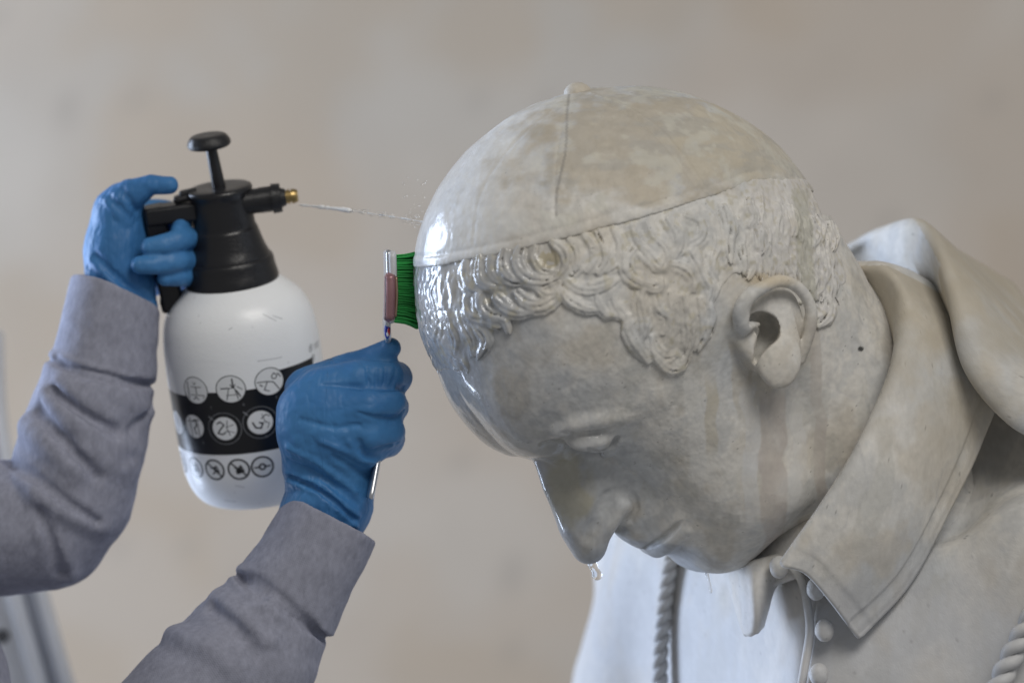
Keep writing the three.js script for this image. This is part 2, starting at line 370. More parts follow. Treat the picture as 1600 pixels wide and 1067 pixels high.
{
  const f = hf;
  const spl = (list, d = 3) => { const n = (list.length - 1) * d, o = []; for (let i = 0; i <= n; i++) o.push(crAt(list, i / n)); return o; };
  const on = (list, d = 3) => { const n = f.ops.length; return spl(list, d).map(([x, y, lift, r]) => { const q = f.proj(x, y, 0, n); return [q[0], q[1], q[2] + lift, r]; }); };   // [px, py, lift off the surface, radius]
  const E = (x, y, lift) => { const q = f.proj(x, y); return [q[0], q[1], q[2] + lift]; };
  const K = (list) => list.map(([x, y, l, r]) => Hr(x, y, l, r));
  const C = (list, d = 3) => spl(list.map(([x, y, l, r]) => Hr(x, y, l, r)), d);
  // cranium, face mass, cheek, jaw, neck
  f.ellipsoid(H(985, 440, 0), [346, 300, 250]);
  const skullOnly = f.ops.length;
  f.ellipsoid(H(1050, 640, 0), [250, 150, 176], 60, 1, -0.80);
  f.chain([Hr(1215, 760, 125, 52), Hr(1130, 825, 45, 56)], 60);
  f.ellipsoid(H(1112, 832, 0), [60, 60, 84], 40);
  f.chain([Hr(1198, 540, 0, 187), Hr(1408, 800, 0, 188)], 60);
  f.ellipsoid(H(1110, 650, 110), [120, 75, 72], 60, 1, -0.5);
  f.ellipsoid(H(1120, 755, 78), [90, 62, 82], 60, 1, -0.6);
  // forehead and brows
  f.ellipsoid(H(838, 666, 0), [58, 42, 84], 40);
  f.ellipsoid(H(838, 606, 62), [64, 66, 62], 80);
  f.curve(K([[842, 682, 24, 15], [875, 664, 62, 22], [915, 648, 100, 24], [965, 628, 140, 22], [1020, 612, 178, 14]]), 32);
  const bigOps = f.ops.length;
  // nose: ridge, walls, tip, wing
  f.ellipsoid(H(948, 755, 0), [125, 50, 60], 40, 1, -0.80);
  f.ellipsoid(H(826, 748, 0), [18, 30, 70], 20, -1);
  f.curve(K([[860, 722, 0, 24], [873, 758, 0, 25], [892, 800, 0, 25], [912, 838, 0, 28], [920, 853, 0, 28]]), 12);
  f.curve(K([[898, 735, 12, 24], [918, 780, 22, 33], [918, 818, 14, 28]]), 24);
  f.curve(K([[970, 789, 52, 17], [952, 815, 40, 16], [930, 847, 18, 18]]), 12);
  f.chain(on([[944, 784, 3, 4], [932, 812, 3, 6], [917, 838, 4, 5]], 6), 20, -1);              // hollow above the wing
  f.chain(on([[948, 772, 1, 3], [968, 767, -0.5, 4.5], [988, 774, -1.5, 5], [996, 792, -1.5, 5.5], [986, 814, 0, 4]], 6), 7, -1);
  f.ellipsoid(H(966, 832, 22), [17, 9, 12], 8, -1, 0.5);
  // muzzle, lips, chin
  f.ellipsoid(H(1036, 800, 0), [64, 42, 86], 40, 1, -0.6);
  f.ellipsoid(H(991, 825, 0), [20, 19, 34], 16);
  f.curve(K([[1006, 836, 0, 19], [1030, 826, 42, 15], [1062, 810, 84, 7]]), 14);
  f.curve(K([[1056, 842, 0, 18], [1080, 834, 46, 20], [1102, 818, 84, 18]]), 20);
  f.curve(K([[1027, 851, 0, 21], [1045, 842, 40, 21], [1072, 826, 82, 13]]), 6);
  f.chain(on([[1008, 858, -1, 4], [1022, 850, -2, 5], [1038, 840, -2, 5.5], [1050, 830, -2, 5], [1060, 820, -1, 4], [1068, 815, 1.5, 2]], 6), 3, -1);
  // eye: socket, ball, lids
  f.curve(on([[862, 703, 2, 12], [884, 706, 4, 18], [908, 716, 6, 18], [940, 730, 5, 10]], 1), 26, -1);
  f.chain(on([[920, 714, 5, 4], [950, 732, 6, 6], [980, 752, 7, 5]], 6), 36, -1);
  f.chain(on([[874, 672, -2, 9], [905, 662, -1.5, 11], [935, 656, -3, 11], [960, 652, -9, 9], [985, 648, -12, 7]], 6), 16);    // hooded fold under the brow
  f.ellipsoid(E(930, 684, -13), [36, 22, 26], 8, 1, -0.22);
  f.chain(on([[889, 682, -6, 5], [899, 691, -6, 8], [915, 696, -7, 9], [936, 691, -7, 8], [961, 679, -6, 5]], 6), 7);
  f.chain(on([[916, 709, -4, 4], [938, 712, -3, 6.5], [958, 704, -3, 6], [970, 688, -4, 4]], 6), 7);
  f.chain(on([[882, 677, 0, 3], [900, 678, 0, 4], [925, 677, 0, 4], [950, 670, 0, 4], [976, 663, 1, 2.5]], 6), 5, -1);
  f.chain(on([[922, 703, -1, 4], [938, 705, -5, 6], [953, 699, -5, 6.5], [965, 684, -1, 4.5]], 6), 3, -1);
  hf.faceOps = f.ops.length; hf.bigOps = bigOps;
  // ear, hugging the side of the head
  f.ellipsoid(E(1204, 516, 12), [47, 68, 17], 12, 1, -0.2);
  f.ellipsoid(E(1216, 566, 6), [33, 40, 14], 24, 1, -0.1);
  f.chain(eon([[1168, 508, 12, 8], [1153, 508, 18, 13], [1148, 485, 24, 13], [1157, 464, 28, 12], [1178, 449, 32, 10], [1200, 440, 34, 9.5], [1222, 444, 36, 9.5], [1240, 461, 38, 9.5], [1250, 485, 38, 9.5], [1250, 510, 34, 10], [1245, 535, 28, 11], [1238, 558, 20, 13]]), 5);
  f.chain(eon([[1166, 482, 28, 7], [1182, 467, 30, 8], [1202, 459, 31, 8], [1221, 464, 31, 7.5], [1232, 482, 31, 7], [1236, 506, 30, 6.5], [1234, 534, 26, 5]]), 4, -1);
  f.chain(eon([[1150, 520, 2, 10], [1156, 538, 8, 11], [1164, 554, 10, 10], [1172, 566, 8, 9]], 6), 14);
  f.chain(eon([[1218, 548, 20, 9], [1204, 562, 18, 9]]), 10);
  for (const lift of [26, 14, 2, -10]) { const o = -0.4 * lift; f.chain(eon([[1172 + o, 502, lift, 8], [1186 + o, 497, lift, 11], [1201 + o, 506, lift, 14], [1202 + o, 520, lift, 15], [1193 + o, 534, lift, 12], [1186 + o, 548, lift, 9], [1182 + o, 562, lift, 7]]), 3, -1); }
  f.chain(eon([[1184, 516, 6, 13], [1190, 524, 4, 14]]), 4, -1);
  f.chain(eon([[1152, 514, 16, 10], [1168, 509, 10, 7], [1184, 507, 2, 4]]), 4);
  function eon(list, d = 5) { return spl(list, d).map(([x, y, lift, r]) => { const q = f.proj(x, y, 0, hf.faceOps); return [q[0], q[1], q[2] + lift, r]; }); }
  function eE(x, y, lift) { return eon([[x, y, lift, 0], [x, y, lift, 0]])[0].slice(0, 3); }
}
const faceOps = hf.faceOps;
{ // soft unevenness of old stone
  hf.op(3, 0, (x, y, z) => 0.9 * noise(x / 60, y / 60, z / 60) + 0.3 * noise(x / 14, y / 14, z / 14));
}
// the wet area: forehead, brow, nose and the front of the hair and cap
const wetness = (x, y, z) => {
  const px = x + 800, py = 533.5 - y, B = [[130, 740], [300, 790], [420, 850], [520, 850], [620, 880], [700, 945], [760, 920], [800, 915], [838, 960], [850, 1060], [900, 1140], [1000, 1140]];
  let e = B[0][1];
  for (let i = 1; i < B.length; i++) if (py >= B[i - 1][0]) e = mix(B[i - 1][1], B[i][1], clamp((py - B[i - 1][0]) / (B[i][0] - B[i - 1][0])));
  return sstep(36, -36, px - e + 70 * fbm(x / 60, y / 60, z / 60, 3));
};
const headC = W(985, 500, 60);
const sphUV = (x, y, z) => { const a = x - headC[0], b = y - headC[1], c = z - headC[2]; return [0.5 + Math.atan2(a, c) / (2 * Math.PI), 0.5 + Math.asin(clamp(b / Math.hypot(a, b, c), -1, 1)) / Math.PI]; };
const sphDir = (u, v) => { const t = (u - 0.5) * 2 * Math.PI, p = (v - 0.5) * Math.PI; return [Math.sin(t) * Math.cos(p), Math.sin(p), Math.cos(t) * Math.cos(p)]; };
const wetMap = dataTex(1024, 512, (u, v) => { const d = sphDir(u, v), w = wetness(headC[0] + d[0] * 300, headC[1] + d[1] * 300, headC[2] + d[2] * 300); return [w, mix(0.55, 0.26, w), 0]; }, false);
const wetBump = dataTex(2048, 1024, (u, v) => {
  const d = sphDir(u, v), x = d[0] * 300, y = d[1] * 300, z = d[2] * 300;
  const g = 0.5 + 0.34 * fbm(x / 15, y / 22, z / 15, 3) + 0.08 * fbm(x / 6, y / 7, z / 6, 2); return [g, g, g];
}, false);
const marbleWet = std({ name: 'wet_marble', vertexColors: true, roughness: 1, roughnessMap: wetMap, specularIntensity: 0.6, clearcoat: 0.85, clearcoatMap: wetMap, clearcoatRoughness: 0.08, bumpMap: wetBump, bumpScale: 0.0017 });
const capMarble = marbleWet.clone(); capMarble.name = 'damp_marble'; capMarble.clearcoat = 0.5; capMarble.clearcoatRoughness = 0.17; capMarble.bumpScale = 0.0022;
function headColor(x, y, z) {
  const px = x + 800, py = 533.5 - y;
  let k = stain(x, y, z);
  const n = fbm(x / 28, y / 28, z / 28, 3);
  // streaks left by the water on cheek and neck
  const streak = (cx, w, y0, y1, lean) => { const c = cx + (py - y0) * lean + 7 * noise(y / 30, cx, 0); return sstep(w, w * 0.82, Math.abs(px - c)) * sstep(y0 - 12, y0 + 12, py) * sstep(y1 + 30, y1 - 10, py + 20 * n); };
  if (z > 20) {
    k = mix3(k, [0.50, 0.455, 0.36], (0.64 + 0.5 * n) * streak(1104, 10, 590, 690, 0.0));
    k = mix3(k, [0.47, 0.43, 0.36], (0.52 + 0.5 * n) * streak(1135, 18, 530, 640, 0.25));
    k = mix3(k, [0.49, 0.445, 0.41], (0.64 + 0.5 * n) * streak(1196, 23, 612, 850, 0.04));
    k = mix3(k, [0.49, 0.45, 0.41], (0.64 + 0.5 * n) * streak(1262, 10, 500, 840, 0.07));
    k = mix3(k, [0.68, 0.67, 0.64], (0.56 + 0.5 * n) * streak(1076, 14, 590, 730, 0.02));
    k = mix3(k, [0.64, 0.64, 0.64], (0.52 + 0.5 * n) * streak(1160, 13, 600, 800, 0.06));
    k = mix3(k, [0.64, 0.63, 0.61], (0.52 + 0.5 * n) * streak(1240, 12, 610, 830, -0.02));
    k = mix3(k, [0.60, 0.48, 0.30], 0.6 * blob(px, py, 1190, 440, 55, 16));
    k = mix3(k, [0.50, 0.44, 0.27], 0.55 * sstep(0, 0.5, blob(px, py, 890, 760, 45, 70) * (0.7 + n)));
    k = mix3(k, [0.06, 0.06, 0.06], sstep(0.3, 0.6, blob(px, py, 1338, 545, 6, 6)));
  }
  const w = wetness(x, y, z);
  return k.map((q, i) => q * (1 - [0.26, 0.24, 0.20][i] * w));
}
part('head', mapUV(paint(hf.mesh([-530, -420, -290], [330, 240, 290], 2.3), headColor), sphUV), marbleWet, statue);

// ---- hair: a low shell with carved locks
{
  const f = new Field(head), base = hf;
  const locks = [];
  const add = (s, r) => locks.push([s, r]);
  // front, beside the brush
  add([[668, 425], [660, 446], [664, 463], [678, 482]], 9); add([[683, 424], [671, 455], [677, 476], [684, 500]], 9);
  add([[695, 424], [683, 449], [687, 468], [700, 486]], 10); add([[712, 424], [698, 447], [704, 468], [722, 484]], 10);
  add([[662, 485], [668, 505], [664, 522], [672, 545]], 10); add([[680, 492], [688, 512], [682, 532], [692, 556]], 10);
  add([[698, 490], [704, 510], [712, 530], [708, 552]], 11); add([[716, 488], [724, 508], [738, 530], [742, 556]], 11);
  add([[734, 494], [748, 512], [760, 532], [746, 562]], 10); add([[668, 540], [684, 556], [700, 572], [724, 586]], 8);
  add([[700, 548], [716, 562], [730, 576], [728, 590]], 8);
  // first row under the cap
  add([[730, 402], [728, 430], [736, 448], [756, 455]], 11); add([[750, 398], [748, 428], [758, 444], [776, 448]], 11);
  add([[770, 395], [768, 424], [780, 440], [798, 443]], 11); add([[792, 390], [788, 416], [800, 434], [820, 440]], 11);
  add([[815, 385], [808, 408], [822, 432], [848, 440], [872, 434]], 11); add([[838, 384], [836, 405], [850, 424], [872, 424]], 9);
  add([[862, 378], [880, 392], [884, 414], [874, 432]], 11); add([[888, 374], [902, 390], [906, 410], [896, 430]], 10);
  add([[912, 368], [928, 386], [930, 405], [918, 426]], 11); add([[934, 362], [944, 385], [946, 408], [934, 428]], 10);
  add([[956, 358], [970, 384], [966, 408], [950, 424]], 11);
  // second row
  add([[726, 466], [729, 485], [742, 496], [764, 500], [784, 512]], 10); add([[750, 460], [752, 480], [766, 494], [790, 500], [798, 520]], 10);
  add([[776, 464], [790, 480], [812, 489], [836, 488]], 11); add([[806, 456], [820, 474], [842, 480], [866, 468], [876, 448]], 11);
  add([[840, 452], [856, 462], [872, 456], [878, 442]], 9);
  add([[884, 436], [900, 452], [926, 456], [952, 446], [968, 434]], 12); add([[880, 450], [892, 468], [914, 482], [936, 484]], 10);
  add([[935, 462], [938, 476], [948, 490], [962, 492]], 9); add([[962, 452], [954, 470], [962, 488], [978, 500]], 11);
  // swirls over the temple
  add([[986, 352], [996, 378], [1016, 400], [1034, 418], [1040, 404]], 12); add([[1014, 348], [1022, 370], [1040, 388], [1044, 408]], 11);
  add([[1042, 342], [1056, 364], [1062, 384], [1054, 404]], 12); add([[1070, 336], [1094, 346], [1096, 370], [1068, 388]], 12);
  add([[990, 388], [978, 404], [980, 426], [1000, 440], [1022, 446]], 11); add([[1002, 428], [1010, 448], [1030, 452], [1036, 436]], 10);
  add([[1048, 412], [1072, 418], [1086, 434], [1084, 456]], 12); add([[1078, 390], [1092, 412], [1100, 432], [1112, 450], [1106, 474]], 11);
  add([[1104, 330], [1116, 356], [1120, 384], [1112, 412], [1122, 436]], 11); add([[1130, 322], [1140, 352], [1136, 384], [1140, 412]], 11);
  // sideburn
  add([[984, 492], [986, 520], [1000, 546], [1014, 566]], 12); add([[1006, 450], [1000, 478], [1006, 508], [1002, 532]], 11);
  add([[1024, 452], [1030, 482], [1046, 496], [1036, 522]], 11); add([[1046, 456], [1052, 486], [1050, 520], [1042, 548]], 11);
  add([[1068, 462], [1074, 492], [1078, 524], [1072, 552]], 12); add([[1092, 466], [1096, 496], [1098, 520], [1088, 548]], 11);
  add([[1108, 474], [1110, 500], [1104, 526]], 9); add([[1018, 524], [1022, 546], [1040, 560], [1056, 554]], 11);
  add([[1018, 540], [1030, 562], [1050, 578], [1070, 574]], 9); add([[1048, 560], [1062, 572], [1076, 548]], 9);
  // flatter carved hair over and behind the ear
  for (let i = 0; i < 17; i++) { const x = 1150 + i * 9, y = 290 + i * 3 + rnd() * 14; for (let j = 0; j < 3; j++) { const u = x + j * 3, v = y + j * 40 + rnd() * 10; add([[u, v], [u + 8 - rnd() * 8, v + 14], [u + 2 + rnd() * 8, v + 30], [u + 12 - rnd() * 14, v + 46]], 6 + rnd() * 4); } }
  for (let i = 0; i < 9; i++) { const x = 1262 + rnd() * 34, y = 392 + i * 10; add([[x, y], [x + 10, y + 14], [x + 4, y + 34], [x - 14, y + 50 - rnd() * 12]], 6 + rnd() * 3); }
  const nb = faceOps, hc = H(985, 440, 0);
  const chains = [];
  for (const [s, r] of locks) {
    const c = new THREE.CatmullRomCurve3(s.map((p) => new THREE.Vector3(p[0], p[1], 0))), m = 9, nS = r > 8 ? 4 : 3, lay = (rnd() - 0.5) * 4;
    for (let j = 0; j < nS; j++) {
      const chain = [], off = (j - (nS - 1) / 2) * 0.5, wob = rnd() * 6, rs = 0.28 + 0.09 * rnd(), up = (j === 0 || j === nS - 1 ? -1.2 : 1.2 + rnd()) + lay;
      for (let i = 0; i <= m; i++) {
        const t = i / m, p = c.getPoint(t), g = c.getTangent(t), w = r * (0.35 + 0.85 * Math.sin(Math.PI * (0.10 + 0.84 * t)) ** 0.8), o = w * off + 1.3 * Math.sin(t * 5 + wob);
        const q = base.proj(p.x - g.y * o, p.y + g.x * o, 0, nb);
        if (!q) continue;
        const k = 1 - (mix(5.0, r > 8 ? -1.4 : 0.8, sstep(690, 770, p.x)) - up) / 310;
        for (let a = 0; a < 3; a++) q[a] = hc[a] + (q[a] - hc[a]) * k;
        chain.push([q[0], q[1], q[2], Math.max(1.6, w * rs)]);
      }
      if (chain.length > 3) chains.push(chain);
    }
  }
  for (const c of chains) f.chain(c, 1.2);
  // thin shell below the locks so that no gap opens between them
  const faceList = base.ops.slice(0, hf.bigOps);
  const hair = (x, y, z) => { const d = base.evalOps(faceList, x, y, z); return Math.max(d - 0.6, -d - 22); };
  const inHair = [[650, 400], [735, 380], [880, 345], [1160, 275], [1262, 276], [1318, 400], [1330, 440], [1290, 470], [1240, 430], [1150, 430], [1112, 470], [1104, 540], [1070, 570], [1020, 560], [990, 530], [976, 494], [930, 478], [884, 446], [840, 480], [790, 500], [750, 550], [728, 584], [690, 580], [660, 540], [640, 470]];
  const poly = inHair.map(([a, b]) => [a, b]);
  const sdPoly = (x, y) => {
    let d = 1e9, s = 1;
    for (let i = 0, j = poly.length - 1; i < poly.length; j = i++) {
      const [ax, ay] = poly[i], [bx, by] = poly[j], ex = bx - ax, ey = by - ay, wx = x - ax, wy = y - ay, t = clamp((wx * ex + wy * ey) / (ex * ex + ey * ey)), qx = wx - ex * t, qy = wy - ey * t;
      d = Math.min(d, qx * qx + qy * qy);
      const c1 = y >= ay, c2 = y < by, c3 = ex * wy > ey * wx;
      if ((c1 && c2 && c3) || (!c1 && !c2 && !c3)) s = -s;
    }
    return s * Math.sqrt(d);
  };
  f.op(1, 4, (u, v, l) => {
    const d = hair(u, v, l);
    if (d > 6) return d;
    const w = f.toWorld([u, v, l]), s = D / (D - w[2]);
    return Math.max(d, sdPoly(w[0] * s + 800, 533.5 - w[1] * s) + 4);
  }, [-560, -60, 0, 220, 330, 270]);
  f.op(3, 0, (x, y, z) => 1.1 * noise(x / 9, y / 14, z / 9) + 0.6 * noise(x / 4.5, y / 8, z / 4.5));
  part('hair', mapUV(paint(f.mesh([-560, -70, -285], [225, 330, 285], 2.05), (x, y, z) => {
    const px = x + 800, py = 533.5 - y, k = headColor(x, y, z), q = fbm(x / 10, y / 10, z / 10, 3);
    let o = mix3(k, [0.62, 0.60, 0.585], 0.6 * sstep(1140, 1175, px + 10 * q) * sstep(0.0, 0.2, 0.25 + q));
    o = mix3(o, [0.36, 0.30, 0.16], 0.6 * sstep(0, 0.4, blob(px, py, 856, 410, 18, 16)));
    o = mix3(o, [0.46, 0.42, 0.30], 0.5 * sstep(0.1, 0.4, q));
    o = mix3(o, [0.42, 0.41, 0.33], 0.55 * sstep(16, 10, Math.abs(px - 1248 - (py - 380) * 0.06 + 8 * q)) * sstep(290, 310, py));
    return o;
  }), sphUV), marbleWet, statue);
}
// ---- skullcap with seams and button
{
  const f = new Field(head);
  f.ellipsoid(H(979.5, 440, 0), [343.5, 303, 253]);
  const a = H(655, 419, 0), b = H(1160, 290, 200);
  // rim plane, level across the head
  let nu = -(b[1] - a[1]) / (b[0] - a[0]); const len = Math.hypot(nu, 1), N = [nu / len, 1 / len];
  const ub = H(1165, 290, 200)[0];
  const plane = (x, y) => -((x - a[0]) * N[0] + (y - a[1]) * N[1]) - 46 * Math.max(0, (x - ub) / 110) ** 2 / (1 + Math.max(0, (x - ub) / 160) ** 2);
  f.op(2, 3, (x, y, z) => plane(x, y));
  const n0 = f.ops.length;
  const rim = (x, y, z, d) => { const q = plane(x, y); return -0.9 * Math.exp(-((q + 9) ** 2) / 22) + 1.2 * Math.exp(-((q + 16) ** 2) / 6); };
  f.op(3, 0, rim);
  f.chain(f.path([[892, 152, 1.5], [878, 200, 1.5], [869, 260, 1.5], [867, 340, 1.2]], n0), 2, -1);
  f.chain(f.path([[922, 146, 3], [975, 166, 3.4], [1030, 205, 3.6], [1075, 258, 3.4], [1104, 300, 3]], n0, -2), 5);
  f.chain(f.path([[926, 150, 2], [975, 172, 2.4], [1024, 210, 2.4], [1068, 262, 2.4], [1096, 303, 2]], n0, 1), 3, -1);
  f.chain(f.path([[880, 158, 1], [800, 225, 1.2], [752, 300, 1.2], [738, 380, 1]], n0, 1), 3, -1);
  f.op(3, 0, (x, y, z) => 1.4 * noise(x / 40, y / 40, z / 40) + 0.4 * noise(x / 12, y / 12, z / 12));
  const cap = part('skullcap', mapUV(paint(f.mesh([-560, 150, -290], [260, 460, 290], 2.7), (x, y, z) => {
    const px = x + 800, py = 533.5 - y;
    let k = stain(x, y, z);
    const q = fbm(x / 40, y / 30, z / 40, 5), s = fbm(x / 70 + 4, y / 22, z / 70, 4), t = fbm(x / 14, y / 10, z / 14, 3);
    k = mix3(k, [0.45, 0.395, 0.305], 0.75 * sstep(0.1, 0.7, blob(px, py, 1000, 235, 230, 110) + 0.9 * q + 0.3 * t));
    k = mix3(k, [0.53, 0.48, 0.38], 0.65 * sstep(0.1, 0.6, blob(px, py, 1150, 230, 130, 90) + 0.8 * q - 0.1));
    k = mix3(k, [0.38, 0.37, 0.34], 0.5 * sstep(0.0, 0.36, s + 0.5 * t) * sstep(140, 230, px - 640));
    k = mix3(k, [0.56, 0.54, 0.46], 0.5 * sstep(0.05, 0.3, -q + 0.4 * t));
    k = mix3(k, [0.74, 0.74, 0.73], 0.75 * sstep(880, 740, px + 90 * q));
    const crack = 889 - 20 * sstep(150, 330, py) - 3 * Math.sin(py / 23);                           // dirt in the old joint
    if (z > 0 && py < 345) k = mix3(k, [0.20, 0.19, 0.18], 0.8 * sstep(2.6, 1.2, Math.abs(px - crack)) * (0.6 + 0.6 * t));
    return k.map((v) => v * (1 + 0.14 * t) * (1 - 0.05 * wetness(x, y, z)));
  }), sphUV), capMarble, statue);
  const g = new Field(); const c = W(903, 147, 110);
  g.ellipsoid(c, [22, 19, 22]); g.ellipsoid([c[0], c[1] - 8, c[2]], [24, 8, 24], 6);
  g.op(3, 0, (x, y, z) => 0.8 * noise(x / 9, y / 9, z / 9));
  part('cap_button', mapUV(paint(g.mesh([c[0] - 34, c[1] - 30, c[2] - 34], [c[0] + 34, c[1] + 30, c[2] + 34], 2), (x, y, z) => mix3(stain(x, y, z), [0.5, 0.43, 0.32], 0.5)), sphUV), marbleWet, cap);
}

// ---- clothes of the statue
const inHood = (px, py) => py < 480 && px < 1440 + (py - 356) * 0.33 + 6;
const cloth = (x, y, z) => {
  let k = stain(x, y, z); const px = x + 800, py = 533.5 - y, q = fbm(x / 50, y / 50, z / 50, 4);
  k = mix3(k, [0.44, 0.385, 0.29], 0.75 * sstep(760, 420, py + 160 * q) * sstep(1280, 1330, px) * (inHood(px, py) && py < 415 + Math.max(0, px - 1385) * 0.5 && z < 60 ? 0.15 : 1));
  k = mix3(k, [0.56, 0.56, 0.58], 0.5 * sstep(820, 980, py + 90 * q));
  return k;
};
const clothMesh = (name, g, parent = statue, label) => part(name, mapUV(paint(g, cloth), (x, y, z) => [x / 300, (y + z * 0.7) / 300]), marbleDry, parent, label);
{
  // big turned-down collar on the near side: rows run from the neck outwards
  clothMesh('collar', sheet([
    [[1322, 436, -110], [1350, 474, -60], [1386, 516, 0], [1410, 584, 50], [1366, 690, 96], [1312, 776, 120], [1240, 872, 150]],
    [[1326, 424, -40], [1380, 432, 24], [1406, 476, 80], [1399, 570, 146], [1351, 686, 188], [1299, 776, 205], [1226, 880, 206]],
    [[1330, 416, -40], [1388, 420, 10], [1434, 488, 100], [1436, 600, 158], [1390, 722, 194], [1334, 820, 210], [1262, 892, 206]],
    [[1360, 414, -80], [1440, 440, -20], [1496, 540, 84], [1482, 640, 138], [1432, 765, 170], [1374, 866, 186], [1300, 934, 188]],
    [[1400, 420, -130], [1500, 480, -60], [1560, 580, 40], [1530, 690, 86], [1478, 800, 112], [1418, 910, 134], [1343, 992, 150]],
  ], 13, 150, 110, (u, v) => -2.4 * sstep(0.90, 0.912, v) * (1 - sstep(0.93, 1, v) * 0.2) + 1.2 * Math.exp(-(((v - 0.965) / 0.02) ** 2)) - 2 * sstep(0.955, 0.965, u) * (v > 0.25 ? 1 : 0)));
  // hood
  clothMesh('hood', sheet([
    [[1332, 430, -330], [1400, 440, -270], [1470, 480, -120], [1520, 540, -20], [1560, 610, 40], [1600, 670, 70], [1680, 720, 60]],
    [[1318, 402, -330], [1368, 392, -280], [1446, 410, -90], [1494, 500, 50], [1536, 590, 90], [1588, 652, 110], [1660, 700, 100]],
    [[1316, 396, -320], [1372, 366, -260], [1440, 354, -110], [1482, 440, 90], [1512, 570, 150], [1580, 655, 160], [1650, 690, 150]],
    [[1330, 392, -340], [1400, 360, -270], [1466, 370, -110], [1516, 450, 80], [1560, 560, 150], [1610, 620, 160], [1680, 660, 150]],
    [[1400, 400, -260], [1470, 384, -260], [1530, 430, -130], [1590, 510, 20], [1640, 580, 90], [1700, 620, 100], [1740, 650, 90]],
    [[1500, 470, -360], [1570, 440, -340], [1620, 510, -220], [1690, 600, -60], [1740, 640, 0], [1790, 660, 20], [1800, 680, 20]],
  ], 14, 110, 90));
  // cape over the near shoulder with the fold under the hood
  clothMesh('cape', sheet([
    [[1300, 700, -40], [1420, 560, -60], [1540, 560, -80], [1660, 600, -80], [1800, 640, -120]],
    [[1300, 820, 0], [1400, 700, -20], [1530, 680, -20], [1640, 720, 0], [1800, 760, -60]],
    [[1290, 900, 40], [1400, 830, 50], [1500, 830, 62], [1610, 770, 110], [1800, 780, 80]],
    [[1280, 960, 86], [1400, 890, 90], [1500, 860, 128], [1620, 800, 200], [1800, 800, 190]],
    [[1270, 1040, 105], [1400, 980, 130], [1510, 950, 172], [1640, 920, 230], [1800, 920, 240]],
    [[1262, 1110, 110], [1400, 1080, 155], [1520, 1070, 200], [1650, 1060, 250], [1800, 1060, 260]],
    [[1262, 1260, 110], [1400, 1250, 185], [1520, 1250, 225], [1650, 1250, 260], [1800, 1250, 270]],
  ], 16, 120, 120));
  // cassock front below the chin, far lapel folds and shoulder
  clothMesh('cassock', sheet([
    [[930, 850, -760], [975, 800, -560], [1020, 800, -400], [1062, 800, -320], [1120, 800, -230], [1190, 800, -130], [1260, 800, -70], [1330, 780, -160]],
    [[936, 930, -740], [958, 890, -540], [1012, 870, -400], [1070, 870, -290], [1130, 890, -180], [1200, 890, -60], [1262, 890, 40], [1340, 880, -10]],
    [[916, 1010, -740], [940, 980, -540], [1010, 960, -420], [1066, 960, -280], [1130, 960, -165], [1200, 970, -40], [1266, 980, 74], [1350, 980, 10]],
    [[900, 1080, -740], [926, 1080, -540], [1008, 1080, -430], [1072, 1080, -270], [1140, 1080, -150], [1200, 1080, -30], [1260, 1080, 88], [1350, 1080, 20]],
    [[890, 1280, -740], [908, 1280, -540], [1008, 1280, -430], [1080, 1280, -260], [1140, 1280, -140], [1200, 1280, -20], [1260, 1280, 98], [1350, 1280, 30]],
  ], 16, 200, 90, (u, v) => -13 * Math.exp(-(((u - 0.487 - 0.02 * v) / 0.011) ** 2)) + 7 * Math.exp(-(((u - 0.458 - 0.02 * v) / 0.02) ** 2)) - 8 * Math.exp(-(((u - 0.215) / 0.02) ** 2)) + 4 * Math.sin(u * 60 + v * 3) * sstep(0.5, 0.56, u) * sstep(0.8, 0.7, u) * 0.4));
  // far collar tip
  clothMesh('collar', sheet([
    [[1134, 890, -60], [1150, 884, 10], [1176, 880, 62], [1206, 872, 60], [1244, 862, 40]],
    [[1140, 908, -50], [1156, 906, 20], [1178, 904, 74], [1206, 892, 60], [1232, 886, 20]],
    [[1150, 940, -20], [1163, 938, 40], [1182, 936, 82], [1198, 926, 56], [1208, 918, 10]],
    [[1158, 968, 10], [1170, 966, 60], [1184, 964, 84], [1192, 956, 56], [1198, 950, 20]],
    [[1166, 990, 40], [1173, 990, 66], [1182, 986, 76], [1186, 982, 56], [1190, 978, 30]],
  ], 10, 60, 60), statue);
  // standing neckband under the chin
  clothMesh('neckband', sheet([
    [[1190, 850, 0], [1225, 828, 40], [1262, 812, 60], [1300, 780, 60]],
    [[1180, 880, 20], [1225, 870, 60], [1262, 850, 84], [1310, 820, 90]],
    [[1186, 920, 20], [1226, 905, 60], [1266, 890, 86], [1320, 860, 90]],
  ], 12, 40, 30), statue);
  // placket edge, buttons
  const edge = [[1236, 884, 80], [1252, 905, 92], [1262, 945, 108], [1266, 985, 116], [1258, 1040, 122], [1250, 1090, 126], [1240, 1180, 126]].map((p) => W(...p));
  clothMesh('placket', capped(tube(edge, 7, 80, 10), edge, 7));
  for (const [x, y, z] of [[1218, 886, 90], [1276, 920, 126], [1289, 985, 140], [1280, 1054, 146], [1268, 1130, 150]]) {
    const c = W(x, y, z), f = new Field();
    f.ellipsoid(c, [15, 18, 14]); f.op(3, 0, (a, b, d) => 0.6 * noise(a / 8, b / 8, d / 8));
    clothMesh('button', f.mesh(c.map((v) => v - 24), c.map((v) => v + 24), 1.6));
  }
  // twisted cords
  clothMesh('cord', rope([[1056, 840, -285], [1046, 890, -285], [1037, 960, -292], [1032, 1020, -296], [1031, 1090, -296], [1031, 1200, -296]].map((p) => W(...p)), 13, 44));
